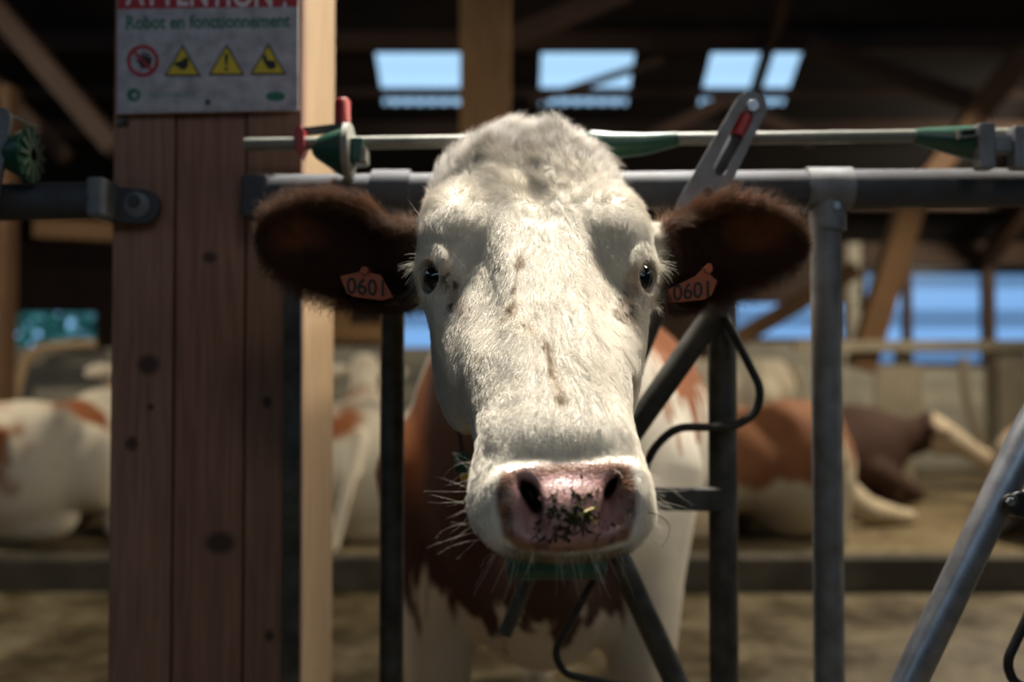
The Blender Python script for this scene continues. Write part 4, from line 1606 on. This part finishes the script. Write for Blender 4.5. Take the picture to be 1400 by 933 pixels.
def in_poly(x, y, poly):
    ins = np.zeros(x.shape, bool)
    n = len(poly)
    j = n - 1
    for i in range(n):
        xi, yi = poly[i]
        xj, yj = poly[j]
        c = ((yi > y) != (yj > y)) & (x < (xj - xi) * (y - yi) / (yj - yi + 1e-12) + xi)
        ins ^= c
        j = i
    return ins


def edge_dist(x, y, poly):
    best = np.full(x.shape, 9.0)
    n = len(poly)
    for i in range(n):
        a, b = poly[i], poly[(i + 1) % n]
        d = b - a
        h = np.clip(((x - a[0]) * d[0] + (y - a[1]) * d[1]) / (d @ d), 0, 1)
        best = np.minimum(best, np.hypot(x - a[0] - d[0] * h, y - a[1] - d[1] * h))
    return best


def regions(p):
    s, l, h = to_head(p)
    n1 = fbm(p, 22, 3)
    pad_in = in_poly(l, s - h, PAD2) & (s > 0.27)
    pd = np.where(pad_in, 1, -1) * edge_dist(l, s - h, PAD2)
    pad = np.where(s > 0.25, sstep(pd + (n1 - 0.5) * 0.008, -0.002, 0.004), 0)
    hd = np.abs(l)
    ear = np.zeros(len(p))
    for e in EARS:
        xb = P(578 if e['sg'] < 0 else 897, 360, 1.2).x
        q = (p[:, 0] - xb) * e['sg'] + (n1 - 0.5) * 0.02
        ok = (p[:, 1] > 1.10) & (p[:, 1] < 1.36) & (p[:, 2] > 1.10) & (p[:, 2] < 1.40)
        ear = np.maximum(ear, np.where(ok, sstep(q, -0.004, 0.006), 0))
    return s, l, h, n1, pad, pd, ear


def coat(p):
    p = np.asarray(p)
    s, l, h, n1, pad, pd, ear = regions(p)
    hdl = np.abs(l)
    n2 = fbm(p, 6, 11)
    n3 = fbm(p, 60, 5)
    col = np.tile(WHITE, (len(p), 1)) * (0.90 + 0.2 * (n1 - 0.5))[:, None]
    head = sstep(1.42 - p[:, 1], 0.0, 0.06)

    def mix(c, m):
        nonlocal col
        m = np.clip(m, 0, 1)[:, None]
        col = col * (1 - m) + np.asarray(c) * m
    # body patches, with some light and shade painted in
    x, y, z = p[:, 0], p[:, 1], p[:, 2]
    body = sstep(y, 1.44, 1.54)
    jag = fbm(p * np.array((9, 9, 2.5)), 3.2, 21) - 0.5
    chest = sstep(z + 0.34 * jag + 0.10 * (n2 - 0.5), 0.60, 0.64) * sstep(0.235 - x + 0.1 * (n2 - 0.5), 0, 0.03) * sstep(2.06 + 0.35 * sstep(0.90 - z, 0, 0.1) + 0.3 * sstep(x, -0.10, 0.05) - y, 0, 0.05) * sstep(1.15 - z + 0.3 * (n2 - .5) + 0.05 - 0.15 * (x + .16), 0, 0.03)
    mix(np.array((0.30, 0.24, 0.155)), sstep(0.95 - z, 0, 0.5) * body * (0.35 + 0.6 * n2))  # beige dirt low on the body, deepened to paint in dimmer light
    mix(BROWN, chest * body)
    mix((0.27, 0.085, 0.020), chest * body * sstep(-x + 0.05 * (n2 - .5), 0.150, 0.185) * sstep(z, 0.80, 0.95))  # lamp-lit rim of the shoulder, painted into the coat as orange
    mix(np.array((0.30, 0.085, 0.018)), sstep(z + 0.4 * jag + 0.15 * (n2 - .5), 0.99, 1.02) * sstep(y, 1.9, 2.0) * sstep(x + 0.1 * (n2 - .5), 0.25, 0.28))
    # the head: greyer crown, faint warm dirt, stains under the eyes
    mix((0.33, 0.30, 0.262), 0.85 * head * sstep(-s, 0.075, 0.16) * (0.45 + 1.1 * (n1 - 0.2)))
    mix((0.36, 0.30, 0.22), 0.22 * head * sstep(n3 * 0.5 + n1 * 0.5, 0.56, 0.70) * sstep(s, -0.1, 0.0))
    for d in DIRT:
        dd = poly_dist(s, l, d)
        mix((0.13, 0.075, 0.035), head * 0.95 * sstep(0.0030 - dd + (n3 - 0.5) * 0.022, 0, 0.003) * (h > -0.03))
        mix((0.42, 0.30, 0.16), head * 0.4 * sstep(0.011 - dd + (n1 - 0.5) * 0.02, 0, 0.012) * (h > -0.03))
    for sg, c in ((-1, EYE[0]), (1, EYE[1])):
        es, el, eh = to_head(c)
        dd = poly_dist(s, l, [(es + 0.012, el - sg * 0.012), (es + 0.045, el - sg * 0.022), (es + 0.075, el - sg * 0.032)])
        mix((0.24, 0.13, 0.05), head * 0.5 * sstep(0.010 - dd + (n1 - 0.5) * 0.03, 0, 0.010) * (h > -0.09))
        mix((0.05, 0.03, 0.02), head * 0.9 * sstep(0.012 - dd, 0, 0.006) * sstep(fbm(p, 130, 8), 0.60, 0.66) * (h > -0.09))
        de = np.linalg.norm(p - (c + np.array((0, 0, 0))), axis=1)
        mix((0.50, 0.36, 0.26), head * 0.45 * sstep(0.032 - de, 0, 0.012))
        mix((0.05, 0.03, 0.025), head * sstep(0.0198 - de, 0, 0.002))
    # ears
    ecol = DARK * (0.8 + 0.5 * n1)[:, None]
    for ex, ez in ((P(412, 322, 1.24).x, P(412, 322, 1.24).z), (P(1030, 318, 1.24).x, P(1030, 318, 1.24).z)):
        warm = sstep(0.030 - np.hypot((x - ex) * 0.6, z - ez) + (n1 - 0.5) * 0.02, 0, 0.02)[:, None]  # reddish light through the ear, painted as a warm patch
        ecol = ecol * (1 - warm) + np.array((0.20, 0.060, 0.020)) * warm
    for e in EARS:
        xs = np.array([P(q, 380, e['D']).x for q in e['x']])
        up = np.array([P(700, q, e['D']).z for q in e['u']])
        rim = sstep(z - np.interp(x, xs, up), -0.030, -0.006)
        ecol = np.where((np.sign(x) == e['sg'])[:, None], ecol * (1 - rim)[:, None] + np.array((0.17, 0.075, 0.026)) * rim[:, None], ecol)
    col = col * (1 - ear)[:, None] + ecol * ear[:, None]
    # nose plate
    dpad = np.clip(pd, 0, 0.02)
    pink = PINK[None, :] * (0.75 + 0.5 * n1)[:, None]
    edge = sstep(0.017 - pd + (n1 - 0.5) * 0.018 + 0.010 * sstep(hdl, 0.042, 0.055), 0, 0.013)
    pink = pink * (1 - 0.85 * edge)[:, None] + np.array((0.17, 0.070, 0.022)) * (0.85 * edge)[:, None]
    spots = sstep(fbm(p, 150, 6), 0.58, 0.64) * edge
    pink = pink * (1 - 0.85 * spots)[:, None] + np.array((0.05, 0.022, 0.01)) * (0.85 * spots)[:, None]
    col = col * (1 - pad)[:, None] + pink * pad[:, None]
    lip = sstep(s, 0.30, 0.32) * sstep(-h + (n1 - 0.5) * 0.010, 0.040, 0.047) * sstep(0.062 - hdl, 0, 0.02)
    mix((0.15, 0.10, 0.04), lip * 0.85)
    for c in NOSTRIL:
        dq = p - c
        rr = np.hypot(dq[:, 0], dq[:, 2])
        mix((0.040, 0.014, 0.011), sstep(0.020 - rr, 0, 0.006) * sstep(dq[:, 1], 0.008, 0.020) * (dq[:, 1] < 0.06))
    return np.clip(col, 0, 1), pad, ear


def mat_coat():
    m, nt, b = new_mat('cow_coat')
    N, L = nt.nodes, nt.links
    a = N.new('ShaderNodeAttribute')
    a.attribute_name = 'coat'
    L.new(a.outputs['Color'], b.inputs['Base Color'])
    w = N.new('ShaderNodeAttribute')
    w.attribute_name = 'wet'
    mr = N.new('ShaderNodeMapRange')
    mr.inputs['To Min'].default_value = 0.85
    mr.inputs['To Max'].default_value = 0.36
    L.new(w.outputs['Fac'], mr.inputs['Value'])
    L.new(mr.outputs[0], b.inputs['Roughness'])
    t = N.new('ShaderNodeTexCoord')
    v = N.new('ShaderNodeTexVoronoi')
    v.inputs['Scale'].default_value = 420
    L.new(t.outputs['Object'], v.inputs['Vector'])
    n = N.new('ShaderNodeTexNoise')
    n.inputs['Scale'].default_value = 180
    n.inputs['Detail'].default_value = 5
    L.new(t.outputs['Object'], n.inputs['Vector'])
    ad = N.new('ShaderNodeMath')
    ad.operation = 'MULTIPLY_ADD'
    ad.inputs[1].default_value = 0.7
    L.new(v.outputs['Distance'], ad.inputs[0])
    L.new(n.outputs['Fac'], ad.inputs[2])
    bp = N.new('ShaderNodeBump')
    bp.inputs['Strength'].default_value = 0.35
    bp.inputs['Distance'].default_value = 0.0016
    L.new(ad.outputs[0], bp.inputs['Height'])
    L.new(bp.outputs[0], b.inputs['Normal'])
    b.inputs['Subsurface Weight'].default_value = 0.0
    return m


M_COAT = mat_coat()
cow = thing('cow', 'white-faced brown and white dairy cow with dark brown ears, looking out through the headlock', 'cow')
body, cow_pos = np_mesh('body', cow_pos, cow_quads, M_COAT, cow, 4)
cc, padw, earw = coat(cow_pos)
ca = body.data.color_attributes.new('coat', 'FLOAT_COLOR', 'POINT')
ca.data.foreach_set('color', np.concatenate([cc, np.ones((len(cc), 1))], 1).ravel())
wa = body.data.attributes.new('wet', 'FLOAT', 'POINT')
wa.data.foreach_set('value', padw)

# ---- eyes
for sg, c in ((-1, EYE[0]), (1, EYE[1])):
    out = np.array((sg * 0.86, -0.51, 0.0)); out /= np.linalg.norm(out)
    bm = bmesh.new()
    bmesh.ops.create_uvsphere(bm, u_segments=32, v_segments=20, radius=EYE_R)
    bmesh.ops.translate(bm, verts=bm.verts, vec=Vector(c - out * EYE_R * 0.55 + out * 0.004))
    me = bpy.data.meshes.new('eye')
    bm.to_mesh(me)
    bm.free()
    e = link_mesh('eye', me, M_EYE, cow, True)
    tag(e, 'glossy black eye')

# ---- hair: short coat on the face, longer on the crown and ears, whiskers and lashes
def mat_hair(name, rough=0.6):
    m, nt, b = new_mat(name)
    a = nt.nodes.new('ShaderNodeAttribute')
    a.attribute_name = 'tint'
    nt.links.new(a.outputs['Color'], b.inputs['Base Color'])
    b.inputs['Roughness'].default_value = rough
    b.inputs['Specular IOR Level'].default_value = 0.25
    return m


M_HAIR = mat_hair('coat_hair')


def strands(name, pts, rad, tint, parent, label=None):
    """pts (n, k, 3), rad (n, k), tint (n, 3)"""
    n, k = pts.shape[:2]
    cu = bpy.data.hair_curves.new(name)
    cu.add_curves([k] * n)
    cu.attributes['position'].data.foreach_set('vector', pts.reshape(-1).astype(np.float32))
    ra = cu.attributes.get('radius') or cu.attributes.new('radius', 'FLOAT', 'POINT')
    ra.data.foreach_set('value', rad.reshape(-1).astype(np.float32))
    ta = cu.attributes.new('tint', 'FLOAT_COLOR', 'CURVE')
    ta.data.foreach_set('color', np.concatenate([tint, np.ones((n, 1))], 1).reshape(-1).astype(np.float32))
    cu.materials.append(M_HAIR)
    o = bpy.data.objects.new(name, cu)
    COL.objects.link(o)
    o.parent = parent
    o['kind'] = 'stuff'
    if label:
        o['label'] = label
    return o


def unit(v):
    return v / np.maximum(np.linalg.norm(v, axis=-1, keepdims=True), 1e-9)


def grow(roots, nrm, dirs, length, lift, curl, k=5):
    """strands that leave the skin along nrm and bend over into dirs"""
    n = len(roots)
    t = np.linspace(0, 1, k)[None, :, None]
    tang = unit(dirs - nrm * (dirs * nrm).sum(1, keepdims=True))
    side = np.cross(nrm, tang)
    L = length[:, None, None]
    out = nrm[:, None] * (L * lift[:, None, None] * (t - 0.42 * t * t))
    along = tang[:, None] * (L * (0.45 * t + 0.5 * t * t))
    sw = side[:, None] * (L * curl[:, None, None] * t * t)
    return roots[:, None] + out + along + sw


V = cow_pos
Q = cow_quads
me_n = np.empty(len(V) * 3, dtype=np.float32)
body.data.vertices.foreach_get('normal', me_n)
VN = me_n.reshape(-1, 3).astype(float)
fc = V[Q].mean(1)
fn = unit(VN[Q].mean(1))
fa = np.linalg.norm(np.cross(V[Q[:, 2]] - V[Q[:, 0]], V[Q[:, 3]] - V[Q[:, 1]]), axis=1) * 0.5
toc = unit(np.array((0, 0, CAM_Z)) - fc)
facing = (fn * toc).sum(1)
wgt = fa * (fc[:, 1] < 1.40) * (fc[:, 2] > 0.88) * np.clip((facing + 0.45) * 3, 0, 1)
earf = earw[Q].mean(1)
wgt *= (1 - sstep(padw[Q].mean(1), 0.25, 0.7) * 0.97)
for c in EYE:
    wgt *= np.linalg.norm(fc - c, axis=1) > 0.0235
wgt *= 1 + 1.6 * earf
cum = np.cumsum(wgt)
NH = 170000
pick = np.searchsorted(cum, RNG.random(NH) * cum[-1])
pick = np.clip(pick, 0, len(Q) - 1)
u, v = RNG.random((NH, 1)), RNG.random((NH, 1))
qv = V[Q[pick]]
roots = (qv[:, 0] * (1 - u) + qv[:, 1] * u) * (1 - v) + (qv[:, 3] * (1 - u) + qv[:, 2] * u) * v
qn = VN[Q[pick]]
nr = unit((qn[:, 0] * (1 - u) + qn[:, 1] * u) * (1 - v) + (qn[:, 3] * (1 - u) + qn[:, 2] * u) * v)
hs, hl, hh_ = to_head(roots)
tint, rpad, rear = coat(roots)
f1 = fbm(roots, 26, 31) - 0.5
f2 = fbm(roots, 70, 41) - 0.5
f3 = fbm(roots, 160, 51) - 0.5
# a whorl between the brows: hair runs down the nose below it and up over the crown above it
up = sstep(-hs, 0.035, 0.075)[:, None]
dirs = AA[None] * (1 - 2 * up) + LL[None] * (np.clip(hl * 7, -0.9, 0.9)[:, None] * (0.35 + 0.5 * up)) + LL[None] * ((f1 * 2.4 + f2 * 1.4)[:, None] * (0.45 + 1.5 * up))
length = 0.0075 + 0.0035 * np.clip(f2 + 0.5, 0, 1)
crown = sstep(-hs, 0.07, 0.14)
length = length + 0.008 * sstep(-hs, 0.02, 0.10) + 0.013 * sstep(-hs, 0.10, 0.18)
length = np.where(hs > 0.25, 0.0062, length)
near = np.where(hs > 0.28, np.clip(-edge_dist(hl, hs - hh_, PAD2) / 0.012 + 1, 0, 1), 0)
length = length * (1 - 0.6 * near)
length = length * (0.75 + 0.5 * RNG.random(NH))
lift = 0.32 + 0.28 * RNG.random(NH) + 0.5 * f3 + crown * (0.15 + 1.1 * f2)
# ears: hair stands off the rims, away from the ear's own axis
ear_c = np.zeros((NH, 3))
rimv = np.zeros(NH)
for e in EARS:
    xs = np.array([P(q, 380, e['D']).x for q in e['x']])
    uu = np.array([P(700, q, e['D']).z for q in e['u']])
    ll = np.array([P(700, q, e['D']).z for q in e['l']])
    sel = np.sign(roots[:, 0]) == e['sg']
    zc = np.interp(roots[:, 0], xs, (uu + ll) / 2)
    hw = np.interp(roots[:, 0], xs, (uu - ll) / 2)
    vv = (roots[:, 2] - zc) / np.maximum(hw, 0.004)
    d = np.stack([np.full(NH, e['sg'] * 0.55), -0.25 + 0 * vv, np.clip(vv, -1.2, 1.2)], 1)
    ear_c = np.where(sel[:, None], d, ear_c)
    rimv = np.where(sel, np.abs(vv), rimv)
ear_c = ear_c + RNG.normal(0, 0.35, (NH, 3)) + np.stack([f1, f2, -np.abs(f1)], 1) * 0.8
isr = rear[:, None] > 0.5
dirs = np.where(isr, ear_c, dirs)
length = np.where(isr[:, 0], (0.009 + 0.018 * sstep(rimv, 0.55, 0.95)) * (0.6 + 0.8 * RNG.random(NH)), length)
lift = np.where(isr[:, 0], 0.5 + 0.35 * RNG.random(NH), lift)
curl = RNG.normal(0, 0.18, NH) + f3 * 0.8
pts = grow(roots, nr, dirs, length, lift, curl)
k = pts.shape[1]
rad = np.linspace(1, 0.25, k)[None, :] * np.where(isr, 0.00017, 0.00016)
tint = tint * (0.80 + 0.30 * RNG.random((NH, 1)) + 0.6 * (f3 * (0.5 + crown) + f2 * 1.3 * crown)[:, None])
strands('fur', pts, np.broadcast_to(rad, (NH, k)), np.clip(tint, 0, 0.95), cow, None)


def bunch(name, specs, label=None):
    """specs: (start, end, droop, radius, colour) of single long hairs"""
    P0 = np.array([s[0] for s in specs])
    P1 = np.array([s[1] for s in specs])
    dr = np.array([s[2] for s in specs])
    t = np.linspace(0, 1, 7)[None, :, None]
    pp = P0[:, None] * (1 - t) + P1[:, None] * t + dr[:, None] * (t * (1 - t) * 4)
    rr = np.linspace(1, 0.3, 7)[None] * np.array([s[3] for s in specs])[:, None]
    return strands(name, pp, rr, np.array([s[4] for s in specs]), cow, label)


def root_at(px, py):
    return np.array(FRONT(px, py))


def edge_root(py, step):
    """the skin just inside the muzzle's outline at this height"""
    px = 630 if step > 0 else 905
    while 600 < px < 930:
        p = FRONT(px, py)
        if p.y < 0.93 and abs(p.y - 0.87) > 1e-4:
            return np.array(FRONT(px + step * RNG.integers(0, 4), py))
        px += step
    return root_at(px, py)


# eyelashes
lash = []
for sg, c in ((-1, EYE[0]), (1, EYE[1])):
    for i in range(70):
        f = RNG.random()
        r0 = c + np.array((sg * (0.004 + 0.010 * f), 0.004 + 0.012 * f, 0.017 - 0.006 * f + RNG.normal(0, 0.0015)))
        ln = 0.016 + 0.018 * RNG.random()
        e = r0 + unit(np.array((sg * (0.9 + 0.2 * RNG.normal()), -0.35, -0.45 + 0.35 * RNG.normal()))) * ln
        lash.append((r0, e, np.array((0, -0.002, 0.004)), 0.00022, (0.80, 0.74, 0.62)))
    for i in range(45):
        f = RNG.random()
        r0 = c + np.array((sg * (0.006 + 0.008 * f), 0.004 + 0.010 * f, -0.019 - 0.010 * f))
        e = r0 + unit(np.array((sg * 0.6 + 0.25 * RNG.normal(), -0.3, -0.75 + 0.3 * RNG.normal()))) * (0.008 + 0.012 * RNG.random())
        lash.append((r0, e, np.array((sg * 0.002, 0, 0)), 0.00020, (0.80, 0.74, 0.62)))
bunch('eyelashes', lash, 'white eyelashes')

# whiskers around the lips
wh = []
for i in range(110):
    f = RNG.random()
    side = (0, 1, 2, 2, 1)[i % 5]
    if side == 0:
        r0 = edge_root(632 + 112 * f, 2)
        d = np.array((-0.85, -0.25, 0.1 - 0.8 * f + 0.45 * RNG.normal()))
    elif side == 1:
        r0 = edge_root(640 + 100 * f, -2)
        d = np.array((0.85, -0.25, -0.10 - 0.6 * f + 0.25 * RNG.normal()))
    else:
        r0 = root_at(665 + 200 * f, 752 + 8 * RNG.random())
        d = np.array((0.9 * (f - 0.5) + 0.2 * RNG.normal(), -0.3, -0.9))
    d = d / np.linalg.norm(d)
    ln = 0.014 + 0.030 * RNG.random() ** 1.6
    wh.append((r0, r0 + d * ln, RNG.normal(0, 0.0015, 3) + np.array((0, 0, 0.001)), 0.00011, (0.78, 0.72, 0.60)))
wh.append((root_at(884, 700), np.array(P(905, 748, 0.84)), np.array((0.012, 0, 0.004)), 0.0004, (0.03, 0.02, 0.015)))
for (a, b) in (((581, 308), (557, 272)), ((584, 312), (566, 285)), ((640, 372), (612, 338)), ((893, 318), (912, 322))):
    wh.append((root_at(*a), np.array(P(b[0], b[1], root_at(*a)[1] - 0.02)), np.array((0.003, 0, -0.003)), 0.00025, (0.8, 0.76, 0.68)))
bunch('whiskers', wh, 'long white whiskers')

# ---- ear tags, each pierced through its ear
M_TAG = mat_plain('orange_tag', (0.36, 0.085, 0.022, 1), 0.45, 0, 0.3, 40, (0.27, 0.06, 0.016, 1))
M_INK = mat_plain('black_print', (0.012, 0.010, 0.010, 1), 0.6)


for outline, D, txt, tp, size, roll, sh, pin in (
        (((465, 378), (490, 372), (497, 366), (503, 373), (520, 376), (534, 400), (537, 407), (522, 411), (483, 406), (474, 401)), 1.185, '0601', (503, 394), 0.027, math.radians(5), -0.1, (498, 370)),
        (((907, 411), (914, 396), (950, 378), (968, 360), (974, 361), (971, 376), (981, 384), (973, 404), (962, 410), (920, 414)), 1.172, '0601', (946, 399), 0.026, math.radians(-7), 0.12, (969, 368))):
    tg = MB()
    tg.prism([(P(x, y, D).x, P(x, y, D).z) for x, y in outline], D, D + 0.0022)
    to = tg.build('ear_tag', M_TAG, cow, bevel=0.0006)
    tag(to, 'orange ear tag printed 0601')
    q = P(tp[0], tp[1], D)
    text('tag_number', txt, (q.x, D - 0.0008, q.z), size, M_INK, to, 0.0003, roll, sh, 0.0004, 0.92)
    st = MB().disc(P(pin[0], pin[1], D - 0.003), (0, 1, 0), 0.005, 0.030, 12)
    st.build('tag_stud', M_TAG, to, smooth=True)

# ---- neck collar with its green box below the chin
M_COLLAR = mat_plain('dark_collar', (0.012, 0.020, 0.026, 1), 0.7, 0, 0.3, 60, (0.008, 0.012, 0.015, 1))
M_YEL = mat_plain('yellow_plastic', (0.55, 0.36, 0.04, 1), 0.5)
NC = np.array((0.038, 1.43, 1.10))
ring_pts = []
for k in range(48):
    a = 2 * math.pi * k / 48
    ring_pts.append(Vector((NC[0] + 0.118 * math.sin(a), NC[1] + 0.055 * math.cos(a), NC[2] + 0.262 * math.cos(a))))
cb = MB()
vs, fs = [], []
for k, p in enumerate(ring_pts):
    o = Vector((math.sin(2 * math.pi * k / 48), 0, math.cos(2 * math.pi * k / 48)))
    for dy in (-0.021, 0.021):
        for dr in (0.0, 0.004):
            vs.append(p + o * dr + Vector((0, dy, -dy * 0.2)))
for k in range(48):
    a, b = 4 * k, 4 * ((k + 1) % 48)
    fs += [(a, b, b + 2, a + 2), (a + 1, a + 3, b + 3, b + 1), (a, a + 1, b + 1, b), (a + 2, b + 2, b + 3, a + 3)]
collar = cb.add(vs, fs).build('collar', M_COLLAR, cow, smooth=True)
bx = MB()
c = P(757, 770, 1.35)
bx.box((c.x - 0.066, 1.335, c.z - 0.022), (c.x + 0.072, 1.40, c.z + 0.045))
tag(bx.build('collar_box', M_GREENPL, collar, bevel=0.014), 'dark green plastic box hanging under the chin')
bk = MB()
c = P(633, 632, 1.34)
bk.box((c.x - 0.012, 1.34, c.z - 0.016), (c.x + 0.008, 1.36, c.z + 0.012))
bk.build('collar_buckle', M_GREENPL, collar, bevel=0.003)
bk = MB()
c = P(640, 648, 1.34)
bk.box((c.x - 0.010, 1.342, c.z - 0.010), (c.x + 0.010, 1.355, c.z + 0.007))
tag(bk.build('collar_clip', M_YEL, collar, bevel=0.002), 'small yellow clip')

# ---- another cow of the herd stands with its side to us beyond the cubicles
far = thing('standing_cow', 'cream-backed cow standing far behind, its rump seen below the low window', 'cow')
fb = bpy.data.objects.new('body', body.data)
COL.objects.link(fb)
fb.parent = far
fb.material_slots[0].link = 'OBJECT'
fb.material_slots[0].material = mat_hide('hide_far_cream', (2.0, 3.0, 8.0), (0.30, 0.14, 0.05, 1), (0.72, 0.62, 0.45, 1), 0.93, 1.2)
for e in [c for c in cow.children if c.name.startswith('eye') and c.type == 'MESH']:
    fe = e.copy()
    COL.objects.link(fe)
    fe.parent = far
far.rotation_euler = (0, 0, math.radians(-90))
far.scale = (0.87, 0.87, 0.87)
far.location = (-0.72, 9.45, 0.0)

# ------------------------------------------------------------------ feed stuck to the wet nose
M_HAY = mat_plain('chewed_hay', (0.060, 0.048, 0.014, 1), 0.9, 0, 0.5, 200, (0.016, 0.015, 0.006, 1))
M_HAY.node_tree.nodes['Principled BSDF'].inputs['Specular IOR Level'].default_value = 0.15
M_STRAW = mat_plain('yellow_straw', (0.42, 0.34, 0.09, 1), 0.6)
hb = MB()
rg = random.Random(5)


def nose_pt(px, py, off=0.001):
    p = FRONT(px, py)
    return Vector((p.x, p.y - off, p.z))


def sliver(mb, a, b, w, bend):
    pts = []
    for k in range(5):
        t = k / 4
        x = a[0] + (b[0] - a[0]) * t + bend[0] * t * (1 - t) * 4
        y = a[1] + (b[1] - a[1]) * t + bend[1] * t * (1 - t) * 4
        pts.append(nose_pt(x, y, 0.0009))
    mb.tube(pts, [w * 0.6, w, w, w, w * 0.4], 5)


for i in range(110):
    c = (rg.gauss(782, 20), rg.gauss(706, 13)) if i < 78 else ((rg.gauss(757, 12), rg.gauss(728, 8)) if i < 94 else (rg.gauss(802, 10), rg.gauss(672, 13)))
    an = rg.uniform(0, math.pi)
    ln = rg.uniform(4, 15)
    sliver(hb, c, (c[0] + ln * math.cos(an), c[1] + ln * math.sin(an)), rg.uniform(0.0006, 0.0013), (rg.gauss(0, 3), rg.gauss(0, 3)))
hay = hb.build('chewed_hay', M_HAY, smooth=True)
tag(hay, 'dark chewed bits of hay stuck to the pink nose', 'hay', kind='stuff')
for lab, a, b in (('yellow straw lying slantwise across the pink nose', (785, 708), (821, 692)), ('short yellow straw standing in the chewed hay on the nose', (806, 705), (816, 722))):
    mb = MB()
    sliver(mb, a, b, 0.0012, (0, -1))
    tag(mb.build('straw', M_STRAW, smooth=True), lab, 'straw')
# pale bristles above the nose plate
br = []
for i in range(26):
    x, y = rg.uniform(705, 845), rg.uniform(630, 650)
    a = np.array(nose_pt(x, y, 0.0))
    br.append((a, a + unit(np.array((rg.gauss(0, 0.5), -0.8, rg.gauss(-0.1, 0.6)))) * rg.uniform(0.006, 0.014), np.array((0, 0, 0.001)), 0.00022, (0.72, 0.62, 0.45)))
bunch('bristles', br)
